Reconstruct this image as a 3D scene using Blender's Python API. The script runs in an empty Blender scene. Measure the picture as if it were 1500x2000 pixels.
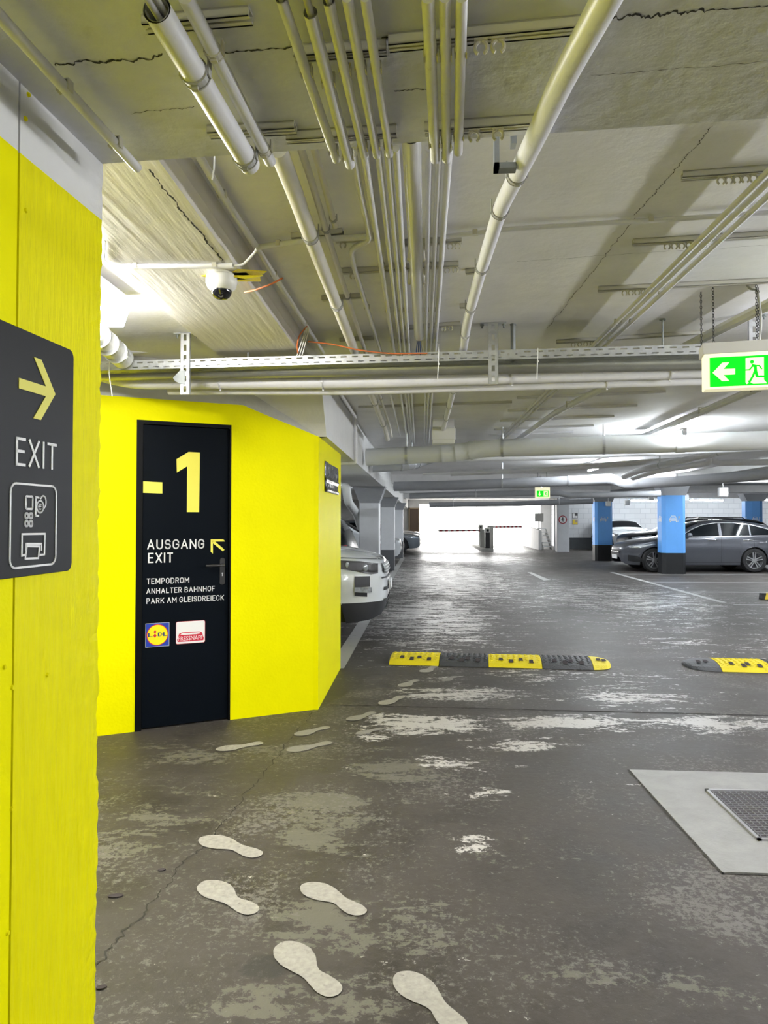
import bpy, math, random
from mathutils import Vector, Matrix
random.seed(7)
S = bpy.context.scene
COL = S.collection

# ---------------------------------------------------------------- camera, world, exposure
EYE = 1.45
FPX = 1450.0
PITCH = math.atan(0.0232)
YAW = math.atan(72 / 1450)          # camera turned left of the drive lane axis (+Y)
PX0, PY0 = 750.0, 981.4             # principal point in the 1500x2000 frame

cam_data = bpy.data.cameras.new('camera')
cam = bpy.data.objects.new('camera', cam_data)
COL.objects.link(cam)
cam.location = (0, 0, EYE)
cam.rotation_euler = (math.pi / 2 + PITCH, 0, YAW)
cam_data.sensor_fit = 'AUTO'
cam_data.sensor_width = 36.0
cam_data.lens = FPX / 2000 * 36.0
cam_data.shift_y = -(1000 - PY0) / 2000
cam_data.clip_start = 0.05
cam_data.clip_end = 300
S.camera = cam

world = bpy.data.worlds.new('world')
S.world = world
world.use_nodes = True
bg = world.node_tree.nodes['Background']
bg.inputs[0].default_value = (1.0, 0.985, 0.96, 1)
bg.inputs[1].default_value = 4.4

S.view_settings.view_transform = 'Standard'
S.view_settings.look = 'None'
S.view_settings.gamma = 1
S.view_settings.use_curve_mapping = False
S.view_settings.exposure = 1.35
LAMP = 130.0                          # radiance of the fluorescent tubes

R_cam = cam.rotation_euler.to_matrix()


def ray(px, py):
    return (R_cam @ Vector(((px - PX0) / FPX, (PY0 - py) / FPX, -1.0)))


def PZ(px, py, z):
    """point of the line of sight at height z"""
    r = ray(px, py)
    t = (z - EYE) / r.z
    return Vector((r.x * t, r.y * t, z))


def PD(px, py, d):
    """point of the line of sight at distance d down the lane"""
    r = ray(px, py)
    t = d / r.y
    return Vector((r.x * t, d, EYE + r.z * t))


def XD(px, d):
    """lane-side position of a picture column at distance d down the lane"""
    return PD(px, 1015, d).x


# ---------------------------------------------------------------- materials
M = {}


def mat(name, col, rough=0.5, metal=0.0, var=0.0, scale=8.0, bump=0.0, bscale=40.0, emit=0.0, spec=0.5, stretch=None, coat=0.0, trans=0.0, dark=None, dscale=3.0, damt=0.0):
    m = bpy.data.materials.new(name)
    m.use_nodes = True
    nt = m.node_tree
    b = nt.nodes['Principled BSDF']
    b.inputs['Base Color'].default_value = (*col, 1)
    b.inputs['Roughness'].default_value = rough
    b.inputs['Metallic'].default_value = metal
    b.inputs['Specular IOR Level'].default_value = spec
    b.inputs['Coat Weight'].default_value = coat
    b.inputs['Transmission Weight'].default_value = trans
    if emit > 0:
        b.inputs['Emission Color'].default_value = (*col, 1)
        b.inputs['Emission Strength'].default_value = emit
    if var > 0 or bump > 0 or damt > 0:
        tc = nt.nodes.new('ShaderNodeNewGeometry')
        mp = nt.nodes.new('ShaderNodeMapping')
        nt.links.new(tc.outputs['Position'], mp.inputs[0])
        if stretch:
            mp.inputs['Scale'].default_value = stretch
        src = mp.outputs[0]
    colout = None
    if var > 0:
        n = nt.nodes.new('ShaderNodeTexNoise')
        n.inputs['Scale'].default_value = scale
        n.inputs['Detail'].default_value = 6
        n.inputs['Roughness'].default_value = 0.65
        nt.links.new(src, n.inputs['Vector'])
        cr = nt.nodes.new('ShaderNodeValToRGB')
        cr.color_ramp.elements[0].position = 0.3
        cr.color_ramp.elements[1].position = 0.7
        cr.color_ramp.elements[0].color = (*[c * (1 - var) for c in col], 1)
        cr.color_ramp.elements[1].color = (*[min(1, c * (1 + var * 0.6)) for c in col], 1)
        nt.links.new(n.outputs['Fac'], cr.inputs[0])
        colout = cr.outputs[0]
        nt.links.new(colout, b.inputs['Base Color'])
    if damt > 0:
        n2 = nt.nodes.new('ShaderNodeTexNoise')
        n2.inputs['Scale'].default_value = dscale
        n2.inputs['Detail'].default_value = 9
        n2.inputs['Roughness'].default_value = 0.7
        nt.links.new(src, n2.inputs['Vector'])
        cr2 = nt.nodes.new('ShaderNodeValToRGB')
        cr2.color_ramp.elements[0].position = 0.60
        cr2.color_ramp.elements[1].position = 0.70
        cr2.color_ramp.elements[0].color = (0, 0, 0, 1)
        cr2.color_ramp.elements[1].color = (damt, damt, damt, 1)
        nt.links.new(n2.outputs['Fac'], cr2.inputs[0])
        mx = nt.nodes.new('ShaderNodeMix')
        mx.data_type = 'RGBA'
        nt.links.new(cr2.outputs[0], mx.inputs['Factor'])
        if colout:
            nt.links.new(colout, mx.inputs['A'])
        else:
            mx.inputs['A'].default_value = (*col, 1)
        mx.inputs['B'].default_value = (*(dark or (0.1, 0.1, 0.1)), 1)
        nt.links.new(mx.outputs['Result'], b.inputs['Base Color'])
    if bump > 0:
        n = nt.nodes.new('ShaderNodeTexNoise')
        n.inputs['Scale'].default_value = bscale
        n.inputs['Detail'].default_value = 8
        nt.links.new(src, n.inputs['Vector'])
        bp = nt.nodes.new('ShaderNodeBump')
        bp.inputs['Strength'].default_value = bump
        bp.inputs['Distance'].default_value = 0.01
        nt.links.new(n.outputs['Fac'], bp.inputs['Height'])
        nt.links.new(bp.outputs[0], b.inputs['Normal'])
    M[name] = m
    return m


mat('slab_paint', (0.82, 0.815, 0.815), 0.7, var=0.10, scale=2.2, bump=0.25, bscale=25, dark=(0.42, 0.41, 0.37), dscale=1.4, damt=0.25)
mat('beam_paint', (0.68, 0.69, 0.74), 0.7, var=0.14, scale=3.0, bump=0.5, bscale=18, dark=(0.36, 0.35, 0.31), dscale=4, damt=0.35)
mat('soffit_board', (0.80, 0.775, 0.74), 0.6, var=0.08, scale=3, bump=0.35, bscale=7, stretch=(4, 0.3, 1))
mat('white_concrete', (0.74, 0.745, 0.74), 0.7, var=0.06, scale=3, bump=0.4, bscale=22, dark=(0.5, 0.5, 0.5), dscale=6, damt=0.3)
mat('grey_concrete', (0.50, 0.50, 0.47), 0.75, var=0.14, scale=3, bump=0.4, bscale=25)
mat('yellow_paint', (0.92, 0.87, 0.0), 0.5, var=0.03, scale=3, bump=0.18, bscale=55, spec=0.05)
mat('yellow_rough', (0.86, 0.80, 0.0), 0.55, var=0.06, scale=14, bump=0.85, bscale=11, stretch=(4, 4, 0.5), spec=0.12)
mat('brick_white', (0.78, 0.80, 0.83), 0.7, var=0.05, scale=5)
mat('brick_dark', (0.10, 0.11, 0.12), 0.7, var=0.1, scale=5)
mat('pipe_cream', (0.72, 0.72, 0.735), 0.42, var=0.07, scale=6, dark=(0.33, 0.31, 0.26), dscale=30, damt=0.3)
mat('pipe_tan', (0.70, 0.675, 0.60), 0.42, var=0.07, scale=6)
mat('pipe_white', (0.80, 0.80, 0.83), 0.38, var=0.05, scale=9, dark=(0.4, 0.38, 0.34), dscale=24, damt=0.35)
mat('pipe_grey', (0.70, 0.72, 0.72), 0.42, var=0.05, scale=4)
mat('pipe_dark', (0.34, 0.35, 0.37), 0.45, var=0.06, scale=5)
mat('pipe_plastic', (0.55, 0.55, 0.54), 0.18, var=0.04, scale=4)
mat('collar_grey', (0.42, 0.42, 0.40), 0.5)
mat('pipe_inside', (0.02, 0.02, 0.02), 0.8)
mat('cable_grey', (0.45, 0.45, 0.42), 0.5)
mat('clip_cream', (0.58, 0.56, 0.48), 0.55)
mat('rail_steel', (0.60, 0.59, 0.54), 0.5)
mat('galv', (0.62, 0.64, 0.65), 0.38, metal=0.85, var=0.18, scale=18)
mat('galv_dark', (0.30, 0.32, 0.32), 0.4, metal=0.7, var=0.15, scale=12)
mat('duct_metal', (0.36, 0.37, 0.33), 0.35, metal=0.7, var=0.1, scale=9)
mat('black_metal', (0.02, 0.02, 0.022), 0.45)
mat('black_rubber', (0.03, 0.031, 0.033), 0.65, bump=0.3, bscale=120)
mat('anthracite', (0.0022, 0.0042, 0.0075), 0.5, var=0.1, scale=2, spec=0.07)
mat('frame_black', (0.002, 0.0025, 0.003), 0.5, spec=0.15)
mat('panel_grey', (0.021, 0.022, 0.025), 0.5, spec=0.2)
mat('letter_white', (0.86, 0.86, 0.86), 0.5)
mat('letter_yellow', (0.90, 0.82, 0.10), 0.5)
mat('sign_yellow', (0.75, 0.70, 0.12), 0.5)
mat('sticker_blue', (0.015, 0.05, 0.42), 0.35)
mat('sticker_yellow', (0.95, 0.80, 0.01), 0.35)
mat('sticker_red', (0.62, 0.02, 0.05), 0.35)
mat('sticker_navy', (0.01, 0.03, 0.20), 0.35)
mat('sticker_white', (0.88, 0.88, 0.88), 0.35)
mat('orange_cable', (0.62, 0.17, 0.05), 0.5)
mat('blue_cable', (0.02, 0.08, 0.35), 0.5)
mat('tape_yellow', (0.85, 0.72, 0.03), 0.35, bump=0.6, bscale=60)
mat('plastic_white', (0.82, 0.82, 0.80), 0.35)
mat('dome_black', (0.008, 0.008, 0.010), 0.06, spec=0.8)
mat('lamp_body', (0.42, 0.42, 0.43), 0.5)
mat('tube_light', (0.95, 0.965, 1.0), 0.5, emit=LAMP)
mat('tube_cool', (0.90, 0.96, 1.0), 0.5, emit=LAMP)
mat('tube_soft', (1.0, 0.98, 0.94), 0.5, emit=LAMP * 0.42)
mat('tube_dim', (0.99, 0.985, 1.0), 0.5, emit=LAMP * 0.5)
mat('sign_green', (0.0, 0.60, 0.01), 0.5, emit=0.40, spec=0.2)
mat('sign_glow', (1.0, 0.94, 0.64), 0.5, emit=0.24, spec=0.2)
mat('sign_housing', (0.62, 0.61, 0.58), 0.5)
mat('blue_paint', (0.13, 0.40, 0.90), 0.45, var=0.05, scale=4)
mat('black_paint', (0.008, 0.009, 0.011), 0.45, var=0.2, scale=5)
mat('grey_paint', (0.085, 0.09, 0.10), 0.5)
mat('pillar_white', (0.70, 0.72, 0.75), 0.55, var=0.05, scale=5)
mat('cap_grey', (0.30, 0.31, 0.33), 0.7, var=0.08, scale=6)
mat('bump_yellow', (0.85, 0.70, 0.01), 0.5, bump=0.6, bscale=60, dark=(0.2, 0.17, 0.03), dscale=9, damt=0.5)
mat('bump_black', (0.065, 0.068, 0.075), 0.5, bump=0.6, bscale=60)
mat('line_white', (0.42, 0.42, 0.41), 0.6, dark=(0.13, 0.125, 0.12), dscale=5, damt=0.8)
mat('foot_white', (0.35, 0.335, 0.30), 0.6, var=0.22, scale=45, dark=(0.15, 0.135, 0.12), dscale=22, damt=0.9)
mat('foot_faint', (0.27, 0.26, 0.24), 0.6, var=0.12, scale=30, dark=(0.11, 0.10, 0.095), dscale=12, damt=0.9)
mat('patch_concrete', (0.30, 0.30, 0.29), 0.5, var=0.16, scale=6, bump=0.25, bscale=90)
mat('grate_metal', (0.42, 0.42, 0.44), 0.4, metal=0.6)
mat('pit_dark', (0.05, 0.04, 0.045), 0.9)
mat('crack_dark', (0.04, 0.038, 0.033), 0.9)
mat('car_white', (0.72, 0.75, 0.78), 0.25, coat=1.0)
mat('car_black', (0.006, 0.007, 0.009), 0.3, coat=0.1, spec=0.12)
mat('car_grey', (0.090, 0.095, 0.112), 0.32, metal=0.45, coat=0.7)
mat('car_slate', (0.16, 0.19, 0.22), 0.3, metal=0.3, coat=1.0)
mat('car_glass', (0.006, 0.008, 0.010), 0.06, spec=0.12)
mat('car_cladding', (0.012, 0.013, 0.016), 0.5)
mat('chrome', (0.75, 0.76, 0.78), 0.15, metal=1.0)
mat('rim_silver', (0.62, 0.63, 0.65), 0.3, metal=0.9)
mat('rim_dark', (0.05, 0.05, 0.055), 0.4)
mat('tyre', (0.012, 0.012, 0.013), 0.75)
mat('head_lamp', (0.50, 0.54, 0.58), 0.1, metal=0.5, coat=1.0, var=0.6, scale=14)
mat('tail_red', (0.45, 0.01, 0.02), 0.15, coat=1.0)
mat('sign_red', (0.42, 0.03, 0.05), 0.4)
mat('brown_door', (0.16, 0.11, 0.075), 0.5)
mat('door_tan', (0.45, 0.36, 0.24), 0.6)
mat('asphalt', (0.45, 0.44, 0.42), 0.8, var=0.1, scale=2)
mat('hazard_yellow', (0.85, 0.65, 0.04), 0.5)
mat('foil_black', (0.03, 0.032, 0.036), 0.14, bump=1.0, bscale=14, spec=0.9)
mat('black_plastic', (0.03, 0.03, 0.032), 0.35)
mat('recess_dark', (0.025, 0.025, 0.022), 0.9)


def N(nt, kind, **kw):
    n = nt.nodes.new(kind)
    for k, v in kw.items():
        setattr(n, k, v)
    return n


def floor_material():
    m = bpy.data.materials.new('worn_floor')
    m.use_nodes = True
    nt = m.node_tree
    L = nt.links.new
    b = nt.nodes['Principled BSDF']
    geo = N(nt, 'ShaderNodeNewGeometry')

    def noise(scale, detail=8, rough=0.65, dist=0.0, stretch=None):
        mp = N(nt, 'ShaderNodeMapping')
        if stretch:
            mp.inputs['Scale'].default_value = stretch
        L(geo.outputs['Position'], mp.inputs[0])
        n = N(nt, 'ShaderNodeTexNoise')
        n.inputs['Scale'].default_value = scale
        n.inputs['Detail'].default_value = detail
        n.inputs['Roughness'].default_value = rough
        n.inputs['Distortion'].default_value = dist
        L(mp.outputs[0], n.inputs['Vector'])
        return n.outputs['Fac']

    def ramp(fac, p0, p1, c0=0.0, c1=1.0):
        r = N(nt, 'ShaderNodeMapRange')
        r.inputs['From Min'].default_value = p0
        r.inputs['From Max'].default_value = p1
        r.inputs['To Min'].default_value = c0
        r.inputs['To Max'].default_value = c1
        L(fac, r.inputs['Value'])
        return r.outputs['Result']

    def math_(op, a, b_):
        n = N(nt, 'ShaderNodeMath', operation=op)
        for i, v in enumerate((a, b_)):
            if isinstance(v, (int, float)):
                n.inputs[i].default_value = v
            else:
                L(v, n.inputs[i])
        return n.outputs[0]

    def mix(fac, a, b_):
        n = N(nt, 'ShaderNodeMix', data_type='RGBA')
        L(fac, n.inputs['Factor'])
        for k, v in (('A', a), ('B', b_)):
            if isinstance(v, tuple):
                n.inputs[k].default_value = (*v, 1)
            else:
                L(v, n.inputs[k])
        return n.outputs['Result']

    def blob(cx, cy, rx, ry):
        """soft patch around a place on the floor, for wear and painted reflections"""
        sub = N(nt, 'ShaderNodeVectorMath', operation='SUBTRACT')
        L(geo.outputs['Position'], sub.inputs[0])
        sub.inputs[1].default_value = (cx, cy, 0)
        dv = N(nt, 'ShaderNodeVectorMath', operation='MULTIPLY')
        L(sub.outputs[0], dv.inputs[0])
        dv.inputs[1].default_value = (1 / rx, 1 / ry, 0)
        ln = N(nt, 'ShaderNodeVectorMath', operation='LENGTH')
        L(dv.outputs[0], ln.inputs[0])
        return ramp(ln.outputs['Value'], 0.25, 1.15, 1.0, 0.0)

    big = noise(0.55, 5, 0.6, 0.4)
    mid = noise(2.4, 8, 0.7, 0.6)
    fine = noise(22, 6, 0.75, 0.3)
    streak = noise(3.0, 9, 0.75, 0.5, stretch=(0.45, 1.6, 1))
    speck = noise(110, 3, 0.8)
    base = mix(ramp(mid, 0.34, 0.66), FLOOR['dark'], FLOOR['mid'])
    base = mix(ramp(big, 0.35, 0.65, 0.0, 0.5), base, FLOOR['warm'])
    base = mix(ramp(fine, 0.35, 0.75, 0.0, 0.35), base, FLOOR['grain'])
    # worn pale coating, broken up by fine noise
    blobs = None
    for (cx, cy, rx, ry, w) in FLOOR['pale']:
        v = math_('MULTIPLY', blob(cx, cy, rx, ry), w)
        blobs = v if blobs is None else math_('MAXIMUM', blobs, v)
    pm = math_('ADD', math_('MULTIPLY', streak, 0.95), math_('MULTIPLY', fine, 0.60))
    pm = math_('ADD', pm, math_('MULTIPLY', blobs, 0.24))
    pm = math_('ADD', pm, math_('MULTIPLY', math_('SUBTRACT', big, 0.5), 0.35))
    pale = ramp(pm, 0.925, 0.965)
    c = mix(math_('MULTIPLY', pale, 0.8), base, FLOOR['coat'])
    # scoured white floor, with glossy reflections painted into the same colour
    blobs2 = None
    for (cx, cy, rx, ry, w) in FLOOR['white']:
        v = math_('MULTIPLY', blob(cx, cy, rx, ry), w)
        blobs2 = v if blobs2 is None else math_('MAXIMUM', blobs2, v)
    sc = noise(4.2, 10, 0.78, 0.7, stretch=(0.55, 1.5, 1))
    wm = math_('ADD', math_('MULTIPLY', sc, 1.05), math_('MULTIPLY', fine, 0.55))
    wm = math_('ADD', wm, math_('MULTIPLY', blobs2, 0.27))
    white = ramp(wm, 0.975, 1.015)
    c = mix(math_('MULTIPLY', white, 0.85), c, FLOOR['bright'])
    # dark oil marks
    # fine flecks of the old coating, thicker in some places than in others
    fl = noise(34, 7, 0.8, 0.2)
    fm = math_('ADD', math_('MULTIPLY', fl, 0.62), math_('MULTIPLY', noise(1.1, 6, 0.7, 0.8), 0.45))
    c = mix(ramp(fm, 0.570, 0.620, 0.0, 0.75), c, FLOOR['fleck'])
    oil = math_('MULTIPLY', blob(0, 2.2, 0.1, 0.1), 0.0)
    for (cx, cy, rx, ry, w) in FLOOR['oil']:
        v = math_('MULTIPLY', blob(cx, cy, rx, ry), w)
        oil = math_('MAXIMUM', oil, v)
    om = ramp(math_('ADD', math_('MULTIPLY', mid, 0.6), math_('MULTIPLY', oil, 0.3)), 0.50, 0.56)
    c = mix(math_('MULTIPLY', om, 0.65), c, FLOOR['oilcol'])
    c = mix(ramp(speck, 0.70, 0.76, 0.0, 0.55), c, FLOOR['bright'])
    L(c, b.inputs['Base Color'])
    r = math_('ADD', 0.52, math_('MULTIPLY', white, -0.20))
    r = math_('ADD', r, ramp(mid, 0.3, 0.7, -0.08, 0.10))
    L(r, b.inputs['Roughness'])
    b.inputs['Specular IOR Level'].default_value = 0.38
    h = math_('ADD', math_('MULTIPLY', fine, 0.5), math_('MULTIPLY', pale, 0.25))
    h = math_('ADD', h, math_('MULTIPLY', mid, 0.8))
    bp = N(nt, 'ShaderNodeBump')
    bp.inputs['Strength'].default_value = 0.30
    bp.inputs['Distance'].default_value = 0.012
    L(h, bp.inputs['Height'])
    L(bp.outputs[0], b.inputs['Normal'])
    M['worn_floor'] = m


FLOOR = {
    'dark': (0.027, 0.0235, 0.021), 'mid': (0.072, 0.064, 0.058), 'warm': (0.060, 0.051, 0.043), 'grain': (0.095, 0.087, 0.079),
    'coat': (0.150, 0.145, 0.115), 'bright': (0.60, 0.58, 0.555), 'fleck': (0.175, 0.165, 0.152), 'oilcol': (0.030, 0.030, 0.030),
    'pale': [(-0.49, 3.70, 0.30, 0.62, 1.0), (-0.36, 2.68, 0.26, 0.26, 0.9), (-0.38, 2.25, 0.42, 0.20, 0.9), (-1.37, 3.45, 0.42, 0.75, 0.75), (-1.2, 4.6, 0.8, 0.35, 0.6),
             (0.42, 2.38, 0.34, 0.18, 0.32), (0.90, 2.36, 0.30, 0.16, 0.4), (0.0, 2.75, 0.30, 0.30, 0.55), (0.55, 3.6, 0.5, 0.6, 0.35), (-0.1, 4.3, 0.45, 0.5, 0.75)],
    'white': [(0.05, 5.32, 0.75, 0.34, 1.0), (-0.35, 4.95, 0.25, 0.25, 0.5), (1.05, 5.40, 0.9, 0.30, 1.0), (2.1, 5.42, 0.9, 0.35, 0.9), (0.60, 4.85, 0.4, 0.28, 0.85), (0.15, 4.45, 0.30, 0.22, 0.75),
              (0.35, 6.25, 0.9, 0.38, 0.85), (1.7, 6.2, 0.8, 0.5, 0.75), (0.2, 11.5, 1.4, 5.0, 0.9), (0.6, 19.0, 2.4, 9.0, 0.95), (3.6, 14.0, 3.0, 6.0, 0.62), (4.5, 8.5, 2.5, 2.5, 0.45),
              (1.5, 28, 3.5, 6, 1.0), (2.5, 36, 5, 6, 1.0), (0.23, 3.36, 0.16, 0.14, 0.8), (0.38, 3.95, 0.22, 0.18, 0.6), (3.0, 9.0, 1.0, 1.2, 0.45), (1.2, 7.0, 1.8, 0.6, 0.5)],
    'oil': [(-0.50, 2.42, 0.14, 0.12, 1.0), (-1.3, 2.9, 0.1, 0.1, 0.5)],
}
floor_material()


def brick_material(name, c1, mortar, scale, bw, rh):
    m = bpy.data.materials.new(name)
    m.use_nodes = True
    nt = m.node_tree
    b = nt.nodes['Principled BSDF']
    b.inputs['Roughness'].default_value = 0.7
    geo = N(nt, 'ShaderNodeNewGeometry')
    mp = N(nt, 'ShaderNodeMapping')
    mp.inputs['Rotation'].default_value = (math.pi / 2, 0, 0)
    nt.links.new(geo.outputs['Position'], mp.inputs[0])
    br = N(nt, 'ShaderNodeTexBrick')
    br.inputs['Color1'].default_value = (*c1, 1)
    br.inputs['Color2'].default_value = (*[c * 0.93 for c in c1], 1)
    br.inputs['Mortar'].default_value = (*mortar, 1)
    br.inputs['Scale'].default_value = scale
    br.inputs['Brick Width'].default_value = bw
    br.inputs['Row Height'].default_value = rh
    br.inputs['Mortar Size'].default_value = 0.012
    nt.links.new(mp.outputs[0], br.inputs['Vector'])
    nt.links.new(br.outputs[0], b.inputs['Base Color'])
    M[name] = m


brick_material('brick_wall', (0.78, 0.80, 0.83), (0.60, 0.62, 0.66), 1.0, 0.5, 0.25)


# ---------------------------------------------------------------- mesh helpers
class MB:
    def __init__(self):
        self.v, self.f = [], []

    def add(self, vs, fs):
        o = len(self.v)
        self.v += [tuple(p) for p in vs]
        self.f += [tuple(i + o for i in f) for f in fs]
        return self

    def quad(self, a, b, c, d):
        return self.add([a, b, c, d], [(0, 1, 2, 3)])

    def poly(self, pts):
        return self.add(pts, [tuple(range(len(pts)))])

    def box(self, lo, hi):
        x0, y0, z0 = lo
        x1, y1, z1 = hi
        return self.add([(x0, y0, z0), (x1, y0, z0), (x1, y1, z0), (x0, y1, z0), (x0, y0, z1), (x1, y0, z1), (x1, y1, z1), (x0, y1, z1)],
                        [(3, 2, 1, 0), (4, 5, 6, 7), (0, 1, 5, 4), (1, 2, 6, 5), (2, 3, 7, 6), (3, 0, 4, 7)])

    def obox(self, o, ax, ay, az):
        """box from a corner and three edge vectors"""
        o, ax, ay, az = Vector(o), Vector(ax), Vector(ay), Vector(az)
        vs = [o, o + ax, o + ax + ay, o + ay, o + az, o + ax + az, o + ax + ay + az, o + ay + az]
        fs = [(3, 2, 1, 0), (4, 5, 6, 7), (0, 1, 5, 4), (1, 2, 6, 5), (2, 3, 7, 6), (3, 0, 4, 7)]
        if ax.cross(ay).dot(az) < 0:
            fs = [tuple(reversed(f)) for f in fs]
        return self.add(vs, fs)

    def prism(self, pts, ext):
        """polygon (3D points) pushed along ext"""
        n = len(pts)
        e = Vector(ext)
        vs = [Vector(p) for p in pts]
        nrm = Vector((0, 0, 0))
        for i in range(n):
            nrm += vs[i].cross(vs[(i + 1) % n])
        fs = [tuple(reversed(range(n))), tuple(range(n, 2 * n))] + [(i, (i + 1) % n, n + (i + 1) % n, n + i) for i in range(n)]
        if nrm.dot(e) < 0:
            fs = [tuple(reversed(f)) for f in fs]
        return self.add(vs + [p + e for p in vs], fs)

    def tube(self, pts, r, seg=14, caps=True, inner=None):
        pts = [Vector(p) for p in pts]
        n = len(pts)
        rs = r if isinstance(r, (list, tuple)) else [r] * n
        prev = None
        rings = []
        for i, p in enumerate(pts):
            if i == 0:
                t = pts[1] - p
            elif i == n - 1:
                t = p - pts[-2]
            else:
                t = (pts[i + 1] - p).normalized() + (p - pts[i - 1]).normalized()
            t.normalize()
            if prev is None:
                a = Vector((0, 0, 1)) if abs(t.z) < 0.9 else Vector((1, 0, 0))
                u = t.cross(a).normalized()
            else:
                u = (prev - t * prev.dot(t)).normalized()
            prev = u
            w = t.cross(u)
            rings.append([p + (u * math.cos(2 * math.pi * k / seg) + w * math.sin(2 * math.pi * k / seg)) * rs[i] for k in range(seg)])
        vs = [q for ring in rings for q in ring]
        fs = []
        for i in range(n - 1):
            for k in range(seg):
                fs.append((i * seg + k, i * seg + (k + 1) % seg, (i + 1) * seg + (k + 1) % seg, (i + 1) * seg + k))
        if caps:
            fs.append(tuple(reversed(range(seg))))
            fs.append(tuple(range((n - 1) * seg, n * seg)))
        return self.add(vs, fs)

    def disc(self, c, n, r, seg=24):
        c, n = Vector(c), Vector(n).normalized()
        a = Vector((0, 0, 1)) if abs(n.z) < 0.9 else Vector((1, 0, 0))
        u = n.cross(a).normalized()
        w = n.cross(u)
        return self.poly([c + (u * math.cos(2 * math.pi * k / seg) + w * math.sin(2 * math.pi * k / seg)) * r for k in range(seg)])

    def lathe(self, prof, c, axis=(0, 0, 1), seg=28):
        """prof: list of (radius, height along axis)"""
        c, n = Vector(c), Vector(axis).normalized()
        a = Vector((0, 0, 1)) if abs(n.z) < 0.9 else Vector((1, 0, 0))
        u = n.cross(a).normalized()
        w = n.cross(u)
        vs, fs = [], []
        for (r, h) in prof:
            for k in range(seg):
                vs.append(c + n * h + (u * math.cos(2 * math.pi * k / seg) + w * math.sin(2 * math.pi * k / seg)) * max(r, 1e-4))
        for i in range(len(prof) - 1):
            for k in range(seg):
                fs.append((i * seg + k, i * seg + (k + 1) % seg, (i + 1) * seg + (k + 1) % seg, (i + 1) * seg + k))
        return self.add(vs, fs)


def obj(name, mb, m, parent=None, smooth=False, bevel=0.0, world=True, flat_angle=40):
    """one mesh object; with a parent the points are given in world coordinates unless world=False"""
    me = bpy.data.meshes.new(name)
    off = Vector((0, 0, 0))
    vs = mb.v
    if parent is not None:
        if world:
            q = parent
            while q is not None:
                off += Vector(q.location)
                q = q.parent
            vs = [(a - off.x, b - off.y, c - off.z) for (a, b, c) in vs]
        loc = None
    else:
        xs, ys, zs = zip(*vs)
        off = Vector(((min(xs) + max(xs)) / 2, (min(ys) + max(ys)) / 2, min(zs)))
        vs = [(a - off.x, b - off.y, c - off.z) for (a, b, c) in vs]
        loc = off
    me.from_pydata(vs, [], mb.f)
    me.validate()
    me.update()
    me.materials.append(M[m] if isinstance(m, str) else m)
    if smooth:
        me.polygons.foreach_set('use_smooth', [True] * len(me.polygons))
        me.set_sharp_from_angle(angle=math.radians(flat_angle))
    o = bpy.data.objects.new(name, me)
    COL.objects.link(o)
    if loc is not None:
        o.location = loc
    if parent is not None:
        o.parent = parent
    if bevel > 0:
        bv = o.modifiers.new('bevel', 'BEVEL')
        bv.width = bevel
        bv.segments = 2
        bv.limit_method = 'ANGLE'
    return o


def tag(o, label, cat, group=None, kind=None):
    o['label'] = label
    o['category'] = cat
    if group:
        o['group'] = group
    if kind:
        o['kind'] = kind
    return o


def struct(name, mb, m, parent=None, **kw):
    o = obj(name, mb, m, parent, **kw)
    o['kind'] = 'structure'
    return o


def thing(name, label, cat, loc=(0, 0, 0), group=None, rz=0.0):
    o = bpy.data.objects.new(name, None)
    COL.objects.link(o)
    o.location = loc
    o.rotation_euler = (0, 0, rz)
    o.empty_display_size = 0.1
    return tag(o, label, cat, group)


def text_polys(s):
    """outline mesh of a line of text scaled into the unit box"""
    cu = bpy.data.curves.new('t', 'FONT')
    cu.body = s
    cu.resolution_u = 4
    to = bpy.data.objects.new('t', cu)
    COL.objects.link(to)
    dg = bpy.context.evaluated_depsgraph_get()
    dg.update()
    me = bpy.data.meshes.new_from_object(to.evaluated_get(dg))
    vs = [v.co.copy() for v in me.vertices]
    fs = [tuple(p.vertices) for p in me.polygons]
    bpy.data.objects.remove(to)
    bpy.data.curves.remove(cu)
    bpy.data.meshes.remove(me)
    x0, x1 = min(v.x for v in vs), max(v.x for v in vs)
    y0, y1 = min(v.y for v in vs), max(v.y for v in vs)
    return [((v.x - x0) / (x1 - x0), (v.y - y0) / (y1 - y0)) for v in vs], fs


def text_mb(s, o, ax, ay, mb=None):
    """text filling the parallelogram o, ax, ay"""
    mb = mb or MB()
    uv, fs = text_polys(s)
    o, ax, ay = Vector(o), Vector(ax), Vector(ay)
    mb.add([o + ax * u + ay * v for u, v in uv], fs)
    return mb


def arc(cx, cy, rx, ry, a0, a1, k=7):
    return [(cx + rx * math.cos(math.radians(a0 + (a1 - a0) * i / k)), cy + ry * math.sin(math.radians(a0 + (a1 - a0) * i / k))) for i in range(k + 1)]


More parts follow.
